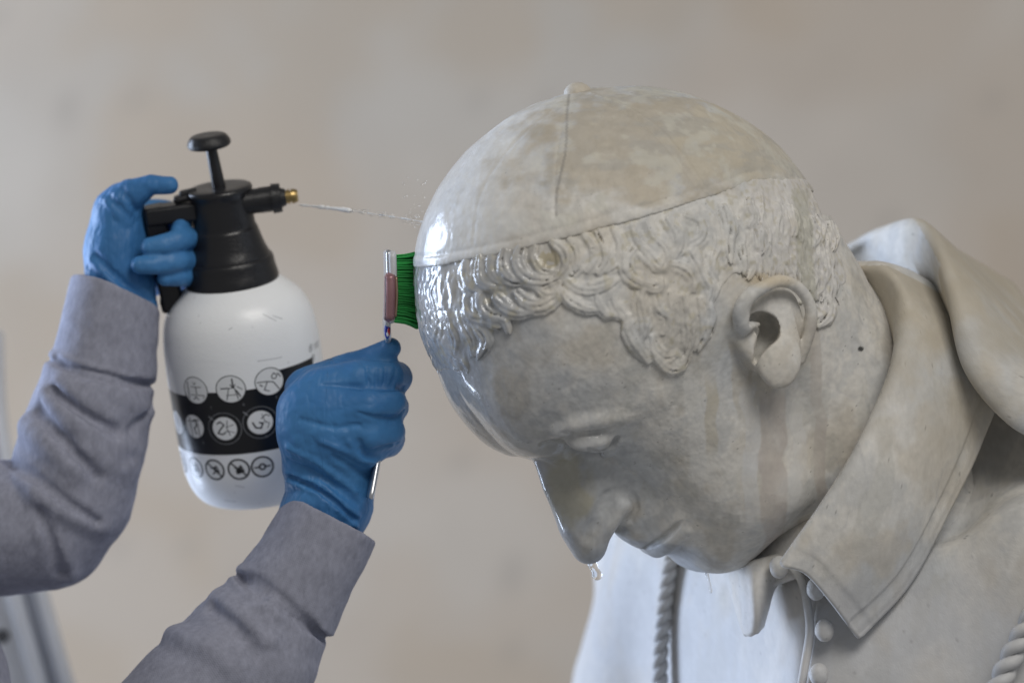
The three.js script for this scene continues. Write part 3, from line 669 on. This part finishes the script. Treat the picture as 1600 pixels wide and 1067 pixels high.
  clothMesh('cord', rope([[1650, 900, 262], [1608, 975, 262], [1575, 1040, 262], [1550, 1100, 262], [1520, 1190, 262]].map((p) => W(...p)), 17, 60));
}

// ================================================================ SPRAY BOTTLE
const bottle = { o: W(342, 295, -150), top: new THREE.Vector3(-0.125, 0.96, 0.25).normalize() };
{
  const b = thing('spray_bottle', 'white plastic pump spray bottle with black head and printed black band', 'spray bottle', W(408, 785, -300));
  const up = bottle.top, right = new THREE.Vector3(1, 0.13, 0).addScaledVector(up, -new THREE.Vector3(1, 0.13, 0).dot(up)).normalize(), fwd = new THREE.Vector3().crossVectors(right, up);
  const m4 = new THREE.Matrix4().makeBasis(right, up, fwd).setPosition(...bottle.o);
  const A = (g) => g.clone().applyMatrix4(m4);
  // lathe with uv: around, and along the axis in length
  const lathe = (prof, seg = 96, dense = 8) => {
    const c = new THREE.CatmullRomCurve3(prof.map((p) => new THREE.Vector3(p[0], p[1], 0)), false, 'centripetal'), n = prof.length * dense, v = [], uv = [], idx = [];
    const s0 = prof[0][1], s1 = prof[prof.length - 1][1];
    for (let i = 0; i <= n; i++) { const p = c.getPoint(i / n), r = Math.max(0, p.x); for (let j = 0; j <= seg; j++) { const a = j / seg * 2 * Math.PI - Math.PI; v.push(Math.sin(a) * r, -p.y, Math.cos(a) * r); uv.push(j / seg, 1 - (p.y - s0) / (s1 - s0)); } }
    for (let i = 0; i < n; i++) for (let j = 0; j < seg; j++) { const a = i * (seg + 1) + j, q = a + seg + 1; idx.push(a, q, q + 1, a, q + 1, a + 1); }
    return finish(v, idx, uv);
  };
  // printed body
  const S0 = 140, S1 = 520, CW = 2048, CH = 1024, cv = document.createElement('canvas'); cv.width = CW; cv.height = CH;
  const c = cv.getContext('2d'), kx = CW / (2 * Math.PI * 121), ky = CH / (S1 - S0);
  const X = (deg) => CW / 2 + (deg + 2.5) / 360 * CW, Y = (s) => (s - S0) * ky;
  c.fillStyle = '#eff1f3'; c.fillRect(0, 0, CW, CH);
  for (let i = 0; i < 90; i++) { c.fillStyle = `rgba(60,62,66,${0.15 + rnd() * 0.4})`; c.beginPath(); c.ellipse(rnd() * CW, rnd() * CH, 1 + rnd() * 4, 1 + rnd() * 2, rnd() * 3, 0, 7); c.fill(); }
  for (const [d, sy, a, l] of [[22, 190, 0.5, 60], [30, 196, 0.4, 46], [-8, 205, -0.3, 20], [36, 300, 0.1, 30], [10, 262, 0.05, 110], [-20, 470, 0.2, 40], [-34, 498, 0.1, 60]]) { c.strokeStyle = 'rgba(90,92,96,0.45)'; c.lineWidth = 3; c.beginPath(); c.moveTo(X(d), Y(sy)); c.lineTo(X(d) + l * Math.cos(a), Y(sy) + l * Math.sin(a) * 1.4); c.stroke(); }
  const ink = '#15161a';
  const sAt = (py) => (py - 309) / 0.96;                    // picture height of the middle of the bottle -> place along the axis
  c.fillStyle = ink;
  c.beginPath(); c.moveTo(X(-110), Y(sAt(612))); c.lineTo(X(-52), Y(sAt(612))); c.lineTo(X(-52), Y(sAt(604))); c.lineTo(X(24), Y(sAt(604))); c.lineTo(X(24), Y(sAt(582))); c.lineTo(X(60), Y(sAt(582))); c.lineTo(X(60), Y(sAt(604))); c.lineTo(X(110), Y(sAt(604))); c.lineTo(X(110), Y(sAt(708))); c.lineTo(X(-110), Y(sAt(708))); c.fill();
  const circ = (deg, s, r, fill, stroke, lw) => { c.beginPath(); c.ellipse(X(deg), Y(s), r * kx, r * ky, 0, 0, 7); if (fill) { c.fillStyle = fill; c.fill(); } if (stroke) { c.strokeStyle = stroke; c.lineWidth = lw; c.stroke(); } };
  const line = (deg, s, pts, lw, col = ink) => { c.strokeStyle = col; c.lineWidth = lw; c.lineJoin = 'round'; c.beginPath(); pts.forEach(([a, d], i) => c[i ? 'lineTo' : 'moveTo'](X(deg) + a * kx, Y(s) + d * ky)); c.stroke(); };
  const pale = '#dfe1e3';
  const top = [[-41, 601], [-12, 600], [17, 597]];
  top.forEach(([d, py], i) => {
    const s = sAt(py); circ(d, s, 23, pale, ink, 3.5);
    if (i === 0) { line(d, s, [[-14, -14], [-14, 14]], 5); line(d, s, [[-3, -14], [0, -10], [3, -14]], 3); line(d, s, [[-8, -6], [12, -6]], 3); line(d, s, [[2, -6], [2, 8]], 4); line(d, s, [[-10, 8], [16, 8], [14, 14]], 3); line(d, s, [[-5, 16], [0, 11], [5, 16]], 4); }
    if (i === 1) { line(d, s, [[4, -18], [4, -4]], 6); line(d, s, [[0, -8], [4, -2], [8, -8]], 4); line(d, s, [[-16, -2], [-4, -2]], 5); line(d, s, [[-8, 18], [-3, -2], [6, -2], [10, 18]], 3.5); line(d, s, [[-8, 10], [10, 10]], 3); line(d, s, [[10, -4], [18, 2]], 3); line(d, s, [[8, 2], [14, 14]], 6); }
    if (i === 2) { line(d, s, [[4, -8], [8, -13], [13, -8], [10, -3], [5, -4], [4, -8]], 4); line(d, s, [[-20, -2], [-4, -1], [6, 2], [14, 16]], 4); line(d, s, [[-4, 0], [-10, 12], [-2, 16]], 4); line(d, s, [[-16, 2], [-12, 6]], 5); line(d, s, [[14, -12], [19, -4]], 4); }
  });
  [[-73, 664], [-48, 662], [-21, 664], [6, 660]].forEach(([d, py], i) => {
    const s = sAt(py); if (i > 1) circ(d, s, 27, null, '#8d9094', 2.5); circ(d, s, 20, pale, null, 0);
    if (i === 0) { line(d, s, [[-4, -14], [-4, 12], [6, 14]], 5); line(d, s, [[2, -10], [10, 6]], 4); }
    if (i === 1) { line(d, s, [[-8, -16], [-6, 18]], 4); line(d, s, [[8, -14], [10, 18]], 4); line(d, s, [[-2, -8], [4, -12], [6, -2], [0, 4], [4, 14]], 6); line(d, s, [[-14, -8], [14, -12]], 3); }
    if (i === 2) { line(d, s, [[-12, -8], [-6, -12], [0, -6], [-6, 0], [-12, 8], [-4, 10], [2, 6]], 6); line(d, s, [[6, -14], [4, 0], [8, 12]], 3); line(d, s, [[2, -2], [16, -6]], 2.5); line(d, s, [[2, 4], [16, 8]], 2.5); }
    if (i === 3) { line(d, s, [[-12, -2], [-8, 8], [0, 10], [4, 2], [-2, 0]], 7); line(d, s, [[2, -6], [10, -12], [16, -8]], 4); line(d, s, [[6, -2], [14, 4], [10, 12]], 2.5); line(d, s, [[4, -14], [8, 2]], 2.5); }
    if (i > 1) line(d, s, [[-24, -22], [-17, -15]], 4, '#9a9da1');
  });
  c.fillStyle = '#9a9da1'; c.font = '16px sans-serif';
  [['1', -30, 631], ['4', -5, 629], ['5', 20, 627], ['2', -42, 690], ['3', 8, 686]].forEach(([t, d, py]) => c.fillText(t, X(d), Y(sAt(py))));
  line(28, sAt(625), [[0, -12], [4, 0], [2, 12], [8, 22], [6, 34]], 3, '#8d9094');
  [-78, -55, -35, -15, 3].forEach((d, i) => {
    const s = sAt(733); circ(d, s, 17, pale, ink, 8);
    if (i < 4) line(d, s, [[-11, -11], [11, 11]], 7);
    if (i === 4) { line(d, s, [[-13, 0], [13, 0]], 7); circ(d, s, 6, ink, null, 0); circ(d, s, 3, pale, null, 0); } else { line(d, s, [[-4, 8], [2, 2], [8, 4], [4, -6], [-2, -8 + 3 * i]], 7); line(d, s, [[-7, -3], [0, -8 + 2 * i], [5, 9 - 3 * i]], 6); if (i % 2) circ(d, s + 3, 5, ink, null, 0); }
  });
  line(22, sAt(723), [[-4, -14], [-4, 8], [0, 14], [4, 8], [4, -14], [0, -17], [-4, -14]], 4); circ(22, sAt(733), 6, ink, null, 0);
  c.fillStyle = '#3a3b40'; c.font = 'italic 46px sans-serif'; c.fillText('\u00ae nar', X(56), Y(sAt(573))); c.fillText('\u00ae', X(57), Y(sAt(590)));
  const tex = new THREE.CanvasTexture(cv); tex.colorSpace = THREE.SRGBColorSpace; tex.magFilter = THREE.LinearFilter;
  const white = std({ name: 'white_polyethylene', map: tex, roughness: 0.3, specularIntensity: 0.9, bumpMap: grain, bumpScale: 0.0002 });
  part('body', A(lathe([[68, 140], [72, 150], [86, 162], [106, 182], [118, 206], [124, 236], [126, 280], [125, 350], [123, 420], [119, 460], [108, 490], [93, 506], [70, 512], [30, 508], [0, 506]], 128, 10)), white, b);
  // black head: flange, drum, cone, collar
  part('collar_ring', A(lathe([[0, 112], [66, 112], [70, 116], [72, 130], [75, 152], [72, 155], [60, 155], [0, 155]], 96, 8)), black, b);
  part('pump_head', A(lathe([[0, -4], [44, -4], [51, -2], [53, 3], [51, 8], [49, 14], [49, 40], [50, 62], [52, 66], [54, 74], [60, 96], [66, 112], [66, 118], [0, 118]], 96, 8)), black, b);
  part('pump_rod', A(new THREE.CylinderGeometry(9, 11, 74, 32).rotateZ(0.06).translate(-2, 36, 0)), black, b);
  part('pump_knob', A(lathe([[0, -92], [20, -92], [28, -90], [34, -82], [35, -76], [32, -72], [14, -70], [0, -70]], 64, 8).translate(-6, -2, 0)), black, b);
  // nozzle
  const nz = (r0, r1, x0, x1, seg = 32) => new THREE.CylinderGeometry(r1, r0, x1 - x0, seg).rotateZ(-Math.PI / 2).translate((x0 + x1) / 2, -24, 14);
  part('spray_arm', A(mergeGeometries([nz(20, 20, 34, 66), nz(21, 21, 62, 84, 8), nz(24, 23, 82, 96), nz(16, 13, 96, 104)])), black, b);
  const brass = std({ name: 'brass', color: new THREE.Color().setRGB(0.42, 0.30, 0.13), metalness: 1, roughness: 0.35 });
  const nozzle = [nz(12, 12, 100, 104), nz(10.5, 10.5, 104, 107), nz(12, 12, 107, 110), nz(9, 9, 110, 113), nz(12, 11, 113, 119), nz(11, 9, 119, 123)];
  part('nozzle', A(mergeGeometries(nozzle)), brass, b);
  // pistol grip: top bar, upright, foot
  const bar = (w, h, d, x, y, z, rz = 0) => new RoundedBoxGeometry(w, h, d, 4, 6).rotateZ(rz).translate(x, y, z);
  part('grip', A(mergeGeometries([bar(84, 30, 40, -80, -28, 4), bar(34, 170, 40, -104, -98, 0, 0.05), bar(70, 26, 38, -84, -172, 0, 0.1)])), black, b);
  part('trigger_button', A(mergeGeometries([bar(38, 12, 22, -56, -6, 4, 0.1), bar(30, 10, 16, -50, 2, 4, 0.1)])), black, b);
}

// ================================================================ BRUSH
{
  const br = thing('scrubbing_brush', 'small brush with dense green bristles held against the wet marble hair', 'brush', W(608, 540, 60));
  const steel = std({ name: 'brushed_silver', color: new THREE.Color().setRGB(0.62, 0.63, 0.66), metalness: 0.9, roughness: 0.32, bumpMap: grain, bumpScale: 0.0003 });
  const back = sheet([[[603, 394, 60], [604, 450, 58], [602, 505, 45], [604, 540, 20], [602, 600, -20], [592, 690, 0], [577, 776, 34]], [[607, 394, 110], [608, 450, 108], [606, 505, 88], [607, 540, 52], [605, 600, 10], [595, 690, 30], [580, 776, 66]]], 9, 90, 8);
  part('handle', back, steel, br);
  part('bristle_plate', sheet([[[611, 397, 56], [612, 430, 56], [611, 470, 54], [610, 500, 48]], [[613, 397, 116], [614, 430, 116], [613, 470, 114], [612, 500, 106]]], 12, 20, 8), std({ name: 'pale_plastic', color: new THREE.Color().setRGB(0.55, 0.55, 0.56), roughness: 0.4 }), br);
  part('pink_sleeve', sheet([[[608, 432, 52], [608, 460, 52], [607, 496, 48]], [[610, 432, 120], [610, 460, 120], [609, 496, 112]]], 17, 20, 8), std({ name: 'pink_print', color: new THREE.Color().setRGB(0.36, 0.19, 0.20), metalness: 0.4, roughness: 0.35 }), br);
  part('clip', sheet([[[618, 433, 52], [619, 462, 52], [617, 494, 48]], [[619, 433, 120], [620, 462, 120], [618, 494, 112]]], 4, 20, 8), std({ name: 'copper_edge', color: new THREE.Color().setRGB(0.5, 0.36, 0.26), metalness: 0.8, roughness: 0.35 }), br);
  part('sleeve_edge', sheet([[[603, 434, 50], [603, 462, 50], [602, 498, 46]], [[605, 434, 122], [605, 462, 122], [604, 498, 114]]], 7, 20, 8), std({ name: 'dark_mauve', color: new THREE.Color().setRGB(0.10, 0.055, 0.06), roughness: 0.4 }), br);
  const badge = (name, x, y, z, rx, ry, m) => part(name, new THREE.SphereGeometry(1, 24, 16).scale(rx, ry, 5).translate(...W(x, y, z)), m, br);
  badge('badge', 605, 516, 84, 5, 13, std({ name: 'blue_enamel', color: new THREE.Color().setRGB(0.02, 0.05, 0.45), roughness: 0.3 }));
  badge('badge', 607, 518, 86, 2.6, 7, std({ name: 'red_enamel', color: new THREE.Color().setRGB(0.5, 0.02, 0.03), roughness: 0.3 }));
  badge('badge', 605.5, 522, 87, 2, 4, std({ name: 'white_enamel', color: new THREE.Color().setRGB(0.8, 0.8, 0.8), roughness: 0.3 }));
  // bristles: rows of tufts bent where they meet the stone
  const tufts = [];
  for (let j = 0; j < 58; j++) for (let i = 0; i < 13; i++) {
    const t = j / 57, y = 400 + t * 102 + (rnd() - 0.5) * 2, z = 56 + i * 4.4 + (rnd() - 0.5) * 2, e = 650 + 3 * Math.sin(t * 3) + (rnd() - 0.5) * 7, dy = -4 + 14 * t + (rnd() - 0.5) * 6;
    tufts.push(new THREE.TubeGeometry(new THREE.CatmullRomCurve3([W(612, y, z), W(634, y + dy * 0.3, z), W(e + 4, y + dy, z + (rnd() - 0.5) * 5)].map((p) => new THREE.Vector3(...p))), 4, 1.0, 4));
  }
  const g = mergeGeometries(tufts);
  paint(g, (x, y, z) => { const q = 0.7 + 0.6 * hash(Math.floor(y / 2.4), Math.floor(z / 4), 3); return [0.036 * q, 0.36 * q, 0.08 * q]; });
  const bb = part('bristles', g, std({ name: 'green_bristle', vertexColors: true, roughness: 0.45, specularIntensity: 0.5 }), br); bb.userData.kind = 'stuff';
}

// ================================================================ PERSON: two sleeves and two gloves
const person = thing('person', 'person in a grey sweatshirt and blue gloves reaching in with both arms', 'person', W(60, 1300, -100));
const blueCol = (x, y, z) => { const q = fbm(x / 30, y / 30, z / 30, 3), r = fbm(x / 70 + 3, y / 70, z / 70, 2); const k = mix3([0.042, 0.165, 0.39], [0.055, 0.20, 0.44], sstep(-0.3, 0.3, r)); return k.map((v) => v * (1 + 0.18 * q)); };
const greyCol = (x, y, z) => { const q = noise(x / 2.6, y / 5, z / 2.6), r = fbm(x / 7, y / 12, z / 7, 3); return [0.285, 0.293, 0.36].map((v) => v * (1 + 0.10 * q + 0.22 * r)); };
const P4 = (x, y, z, r) => [...W(x, y, z), r];
const limbUV = (a, b) => { const A = new THREE.Vector3(...W(...a)), B = new THREE.Vector3(...W(...b)), d = B.clone().sub(A).normalize(), e = new THREE.Vector3(0, 0, 1).cross(d).normalize(), f = d.clone().cross(e); return (x, y, z) => { const p = new THREE.Vector3(x, y, z).sub(A); return [Math.atan2(p.dot(e), p.dot(f)) / (2 * Math.PI) * 2, p.dot(d) / 320]; }; };
function fold(f, n, list, k, kind, lift = 0) { const c = f.path(list, n, lift, 4); if (c.length > 1) f.chain(c, k, kind); }
{ // right hand, closed round the brush handle
  const f = new Field();
  f.ellipsoid(W(515, 660, 40), [82, 84, 50], 0, 1, -0.1);
  f.chain([P4(478, 640, 20, 36), P4(480, 730, 10, 40), P4(505, 785, 0, 62), P4(490, 840, -10, 66)], 30);
  f.chain([P4(540, 720, 10, 44), P4(535, 790, 0, 46)], 30);
  f.chain([P4(500, 612, 20, 34), P4(560, 592, 44, 30), P4(604, 588, 40, 29), P4(618, 590, 10, 26), P4(606, 592, -30, 24)], 14);   // index
  f.chain([P4(515, 645, 56, 34), P4(575, 634, 70, 31), P4(606, 628, 58, 28), P4(612, 636, 10, 26), P4(598, 640, -28, 24)], 12);   // middle
  f.chain([P4(520, 682, 50, 34), P4(575, 676, 62, 30), P4(604, 672, 46, 28), P4(608, 680, 4, 25), P4(592, 684, -28, 22)], 12);    // ring
  f.chain([P4(520, 715, 36, 30), P4(570, 706, 40, 27), P4(592, 694, 24, 24), P4(606, 690, -10, 24), P4(588, 700, -36, 20)], 12); // little
  f.chain([P4(480, 610, -10, 36), P4(535, 585, -6, 30), P4(580, 565, 20, 24), P4(604, 549, 40, 19), P4(610, 544, 46, 17)], 12);  // thumb
  const n = f.ops.length;
  fold(f, n, [[505, 601, 2], [545, 603, 4], [590, 605, 6], [632, 607, 5]], 5, -1);
  fold(f, n, [[560, 645, 2], [590, 653, 4], [620, 653, 5], [632, 642, 4]], 5, -1);
  fold(f, n, [[575, 705, 2], [600, 699, 5], [622, 694, 4]], 5, -1);
  for (const [x, s] of [[578, -4], [588, 0], [598, 3], [610, 6]]) fold(f, n, [[x, 604, 3.5], [x + s, 590, 2.8], [x + s * 1.4, 575, 1]], 3, -1);
  for (const l of [[[450, 700, 3], [500, 726, 4], [555, 768, 3]], [[447, 738, 3], [500, 760, 5], [560, 806, 3]], [[450, 752, 3], [505, 775, 4], [556, 822, 3]], [[500, 690, 2], [540, 705, 3], [580, 728, 2]], [[545, 690, 2], [560, 715, 3], [585, 722, 2]]]) fold(f, n, l, 7, 1, -0.5);
  for (const l of [[[450, 720, 3], [500, 744, 4], [560, 788, 3]], [[520, 712, 2], [555, 735, 4], [578, 748, 3]], [[560, 690, 2], [572, 712, 3.5], [590, 716, 2]], [[455, 745, 3], [500, 768, 4], [552, 812, 3]], [[470, 655, 2], [520, 668, 2], [560, 664, 2]]]) fold(f, n, l, 7, -1);
  f.op(3, 0, (x, y, z) => 2.2 * fbm(x / 26, y / 20, z / 26, 3));
  part('glove', mapUV(paint(f.mesh(W(410, 900, -130).map((v, i) => v - 6), W(665, 500, 150).map((v, i) => v + 6), 2.4), blueCol), limbUV([515, 560, 0], [500, 850, 0])), gloveMat, person);
}
{ // left hand, round the grip of the bottle
  const f = new Field(), z = -165;
  f.ellipsoid(W(182, 375, z), [46, 90, 50], 0, 1, -0.08);
  f.chain([P4(178, 400, z, 44), P4(186, 450, z, 50), P4(186, 505, z, 54)], 30);
  f.chain([P4(210, 440, z, 24), P4(226, 480, z + 6, 18)], 24);
  f.chain([P4(180, 330, z + 10, 34), P4(205, 304, z + 30, 26), P4(235, 289, z + 45, 16), P4(264, 289, z + 50, 14)], 16);          // thumb along the top
  for (const pts of [
    [[200, 345, -60, 28], [250, 335, -80, 22], [285, 340, -50, 17], [283, 350, 10, 13], [278, 362, 34, 12]],
    [[200, 378, -60, 28], [262, 380, -80, 22], [300, 376, -40, 18], [286, 374, 30, 17], [258, 382, 54, 16], [234, 386, 58, 14]],
    [[200, 410, -60, 28], [262, 412, -80, 22], [300, 408, -40, 18], [282, 408, 30, 17], [250, 412, 56, 15], [218, 414, 62, 13]],
    [[200, 440, -50, 26], [262, 436, -80, 20], [296, 432, -40, 16], [284, 432, 24, 14], [258, 434, 40, 12]],
  ]) f.curve(pts.map(([x, y, dz, r]) => P4(x, y, z + dz, r * 1.12)), 5);
  const n = f.ops.length;
  for (const l of [[[140, 405, 3], [175, 440, 4], [230, 480, 3]], [[135, 420, 3], [165, 455, 4], [210, 485, 3]], [[160, 310, 2], [185, 335, 3], [200, 350, 2]], [[175, 300, 2], [195, 318, 3], [205, 330, 2]]]) fold(f, n, l, 10, 1, -2);
  for (const l of [[[150, 400, 3], [190, 440, 4], [235, 470, 3]], [[190, 295, 2], [205, 318, 3], [212, 330, 2]]]) fold(f, n, l, 10, -1);
  f.op(3, 0, (x, y, q) => 1.8 * fbm(x / 24, y / 24, q / 24, 3));
  part('glove', mapUV(paint(f.mesh(W(110, 560, z - 150).map((v) => v - 6), W(330, 255, z + 120).map((v) => v + 6), 2.6), blueCol), limbUV([200, 280, z], [185, 500, z])), gloveMat, person);
  part('wrist', tube([W(180, 455, z), W(178, 500, z), W(165, 620, z)], 48, 20, 24), std({ name: 'dark_skin', color: new THREE.Color().setRGB(0.13, 0.07, 0.05), roughness: 0.6 }), person);
}
{ // left sleeve
  const f = new Field(), z = -170;
  f.chain([P4(182, 440, z, 74), P4(168, 530, z, 81), P4(158, 592, z, 83), P4(150, 606, z, 92), P4(132, 680, z, 101), P4(107, 770, z, 105), P4(70, 820, z - 10, 106), P4(-60, 830, z - 20, 112), P4(-240, 850, z, 122)], 24);
  f.op(2, 6, (x, y, q) => { const p = W(175, 455, z); return (x - p[0]) * 0.36 + (y - p[1]) * 0.925 - 0.18 * (q - z) ; });
  f.chain([P4(190, 410, z, 66), P4(178, 475, z, 64), P4(170, 520, z, 60)], 8, -1);
  const crease = (c, nx, ny, w) => f.op(3, 0, (x, y, q) => { const t = (x - c[0]) * nx + (y - c[1]) * ny + 3 * noise(x / 30, y / 30, q / 30); return 6.5 * Math.exp(-(t / w) * (t / w)) - 3 * sstep(0, 8, t) * sstep(60, 10, t); });
  crease(W(160, 584, z), 0.25, 0.97, 4.5);
  const n = f.ops.length;
  fold(f, n, [[84, 562, 6], [130, 588, 8], [180, 600, 8], [238, 598, 6]], 10, -1);
  for (const l of [[[70, 615, 9], [110, 650, 11], [160, 690, 9], [215, 705, 4]], [[40, 665, 12], [80, 700, 12], [120, 735, 9]], [[95, 600, 7], [130, 620, 10], [170, 650, 7]], [[150, 610, 6], [195, 625, 8], [232, 640, 8]], [[60, 770, 6], [110, 800, 9], [160, 825, 6]], [[65, 830, 6], [95, 865, 9], [110, 900, 7]], [[0, 730, 8], [40, 745, 8], [70, 780, 6]], [[130, 700, 6], [180, 730, 8], [205, 730, 5]]]) fold(f, n, l, 26, 1, -6);
  for (const l of [[[60, 640, 4], [100, 690, 6], [150, 745, 5]], [[0, 715, 5], [50, 745, 6], [110, 790, 6], [150, 815, 4]], [[60, 800, 4], [80, 850, 6], [95, 895, 5]], [[85, 610, 4], [125, 645, 5], [180, 675, 4]], [[205, 670, 5], [225, 650, 5], [236, 630, 4]]]) fold(f, n, l, 18, -1);
  f.op(3, 0, (x, y, q) => 4 * fbm(x / 60, y / 46, q / 60, 3));
  part('sleeve', mapUV(paint(f.mesh(W(-330, 990, z - 190).map((v) => v), W(285, 405, z + 170), 3.6), greyCol), limbUV([175, 450, z], [110, 800, z])), fleece, person);
}
{ // right sleeve
  const f = new Field(), z = 0;
  f.chain([P4(530, 790, z, 76), P4(506, 836, z, 80), P4(470, 900, z, 84), P4(440, 950, z, 86), P4(430, 960, z, 92), P4(385, 1030, z + 10, 112), P4(320, 1110, z + 20, 126), P4(200, 1260, z + 30, 140)], 20);
  f.op(2, 6, (x, y, q) => { const p = W(510, 806, z); return (x - p[0]) * 0.46 + (y - p[1]) * 0.885 - 0.10 * (q - z); });
  f.chain([P4(540, 760, z, 70), P4(508, 830, z, 68), P4(490, 870, z, 60)], 8, -1);
  const cc = W(436, 944, z);
  f.op(3, 0, (x, y, q) => { const t = (x - cc[0]) * 0.585 + (y - cc[1]) * 0.81 + 3 * noise(x / 30, y / 30, q / 30); return 8 * Math.exp(-t * t / 26) - 4.5 * sstep(0, 8, t) * sstep(70, 10, t); });
  const n = f.ops.length;
  fold(f, n, [[360, 888, 6], [400, 908, 9], [440, 940, 9], [480, 975, 9], [515, 1004, 8]], 10, -1);
  for (const l of [[[360, 900, 8], [400, 928, 10], [430, 960, 8]], [[330, 925, 10], [370, 960, 12], [420, 1000, 8]], [[270, 990, 10], [320, 1010, 12], [370, 1050, 8]]]) fold(f, n, l, 26, 1, -6);
  for (const l of [[[330, 950, 5], [370, 985, 6], [400, 1020, 4]], [[375, 905, 5], [395, 915, 6], [410, 925, 4]]]) fold(f, n, l, 20, -1);
  f.op(3, 0, (x, y, q) => 3.5 * fbm(x / 60, y / 50, q / 60, 3));
  part('sleeve', mapUV(paint(f.mesh(W(60, 1330, z - 170), W(610, 750, z + 190), 3.4), greyCol), limbUV([510, 800, z], [320, 1110, z])), fleece, person);
}

{ // body of the sweatshirt, mostly outside the picture
  const f = new Field(), z = -60;
  f.chain([P4(-250, 960, z - 30, 130), P4(-172, 1085, z - 20, 190), P4(-140, 1330, z, 200)], 20);
  f.chain([P4(-300, 880, z, 120), P4(-120, 1180, z + 40, 150), P4(120, 1330, z + 60, 130)], 30);
  f.op(3, 0, (x, y, q) => 5 * fbm(x / 70, y / 60, q / 70, 3));
  part('sweatshirt_body', mapUV(paint(f.mesh(W(-640, 1620, z - 260), W(290, 600, z + 260), 8), greyCol), limbUV([-250, 900, z], [-140, 1330, z])), fleece, person);
}
// ================================================================ HANGING SHEET
{
  const o = thing('hanging_sheet', 'pale grey cloth sheet hanging in soft folds behind the raised sleeve', 'sheet', W(-60, 1300, -1100)), z = -1000;
  const row = (y, e) => [[-150, y, z + 30], [-120, y, z], [e - 95, y, z + 10], [e - 55, y, z + 50], [e - 34, y, z - 20], [e - 12, y, z + 30], [e, y, z - 40]];
  const g = sheet([row(520, 0), row(660, 8), row(800, 36), row(940, 76), row(1080, 116), row(1300, 180)], 8, 120, 60);
  paint(g, (x, y, q) => [0.70, 0.72, 0.76].map((k) => k * (1 + 0.12 * fbm(x / 60, y / 60, q / 60, 3))));
  part('sheet_cloth', mapUV(g, (x, y) => [x / 300, y / 300]), fleece, o);
  part('grommet', new THREE.TorusGeometry(8, 5, 10, 24).translate(...W(2, 994, z + 80)), black, o);
}
// ================================================================ WATER
{
  const water = std({ name: 'water', transmission: 1, thickness: 0.004, ior: 1.33, roughness: 0.02, color: new THREE.Color(1, 1, 1) });
  const jet = thing('water_jet', 'thin jet of water squirting from the brass nozzle onto the skullcap', 'water jet', W(560, 333, -90));
  const a = new THREE.Vector3(...W(468, 320, -137)), e = new THREE.Vector3(...W(664, 347, 60)), pts = [];
  for (let i = 0; i <= 40; i++) { const t = i / 40; pts.push(a.clone().lerp(e, t).add(new THREE.Vector3(0, -8 * (t * t - t), 0))); }
  const c = new THREE.CatmullRomCurve3(pts), tb = new THREE.TubeGeometry(c, 160, 1, 10), p = tb.attributes.position;
  for (let i = 0; i <= 160; i++) { const q = c.getPointAt(i / 160), r = i < 66 ? 1.9 + 1.8 * i / 66 + 1.1 * noise(i / 3, 0, 0) : Math.max(0.4, 0.9 * noise(i / 4, 3, 0) + 0.7); for (let j = 0; j <= 10; j++) { const k = i * 11 + j; p.setXYZ(k, q.x + (p.getX(k) - q.x) * r, q.y + (p.getY(k) - q.y) * r, q.z + (p.getZ(k) - q.z) * r); } }
  tb.computeVertexNormals();
  part('stream', tb, std({ name: 'frothy_water', color: new THREE.Color(0.95, 0.96, 0.97), transmission: 0.1, roughness: 0.35, ior: 1.33 }), jet);
  const drops = [];
  for (let i = 0; i < 70; i++) { const t = 0.35 + 0.65 * rnd(), q = c.getPointAt(Math.min(1, t)); drops.push(new THREE.SphereGeometry(0.7 + rnd() * 0.9, 8, 6).scale(1 + rnd() * 3, 1, 1).translate(q.x, q.y + (rnd() - 0.5) * 14 * t, q.z + (rnd() - 0.5) * 14 * t)); }
  for (let i = 0; i < 22; i++) drops.push(new THREE.SphereGeometry(0.7 + rnd() * 0.9, 8, 6).translate(...W(630 + rnd() * 40, 270 + rnd() * 70, 60 + rnd() * 30)));
  for (let i = 0; i < 26; i++) { const a = rnd() * 6.28, d = 4 + rnd() * 26; drops.push(new THREE.SphereGeometry(0.6 + rnd() * 0.9, 8, 6).translate(...W(655 - Math.abs(Math.cos(a)) * d * 0.6, 345 + Math.sin(a) * d, 70 + rnd() * 30))); }
  const dm = part('droplets', mergeGeometries(drops), water, jet); dm.userData.kind = 'stuff';
  const drip = (name, label, x, y, z, h, r) => {
    const f = new Field(), o = thing(name, label, 'water drop', W(x, y, z));
    f.curve([P4(x - 4, y, z, r * 1.0), P4(x, y + h * 0.5, z, r * 0.86), P4(x + 3, y + h, z, r * 1.05)], 0);
    part('drop', f.mesh(W(x - 20, y + h + 24, z - 18), W(x + 20, y - 20, z + 18), 1.2), water, o);
  };
  drip('water_drop', 'clear water drop hanging from the tip of the statue nose', 930, 882, 95, 17, 7.5);
  drip('water_drop_001', 'thin trickle of water hanging under the statue chin', 1108, 892, 30, 32, 2.6);
}

renderer.render(scene, camera);
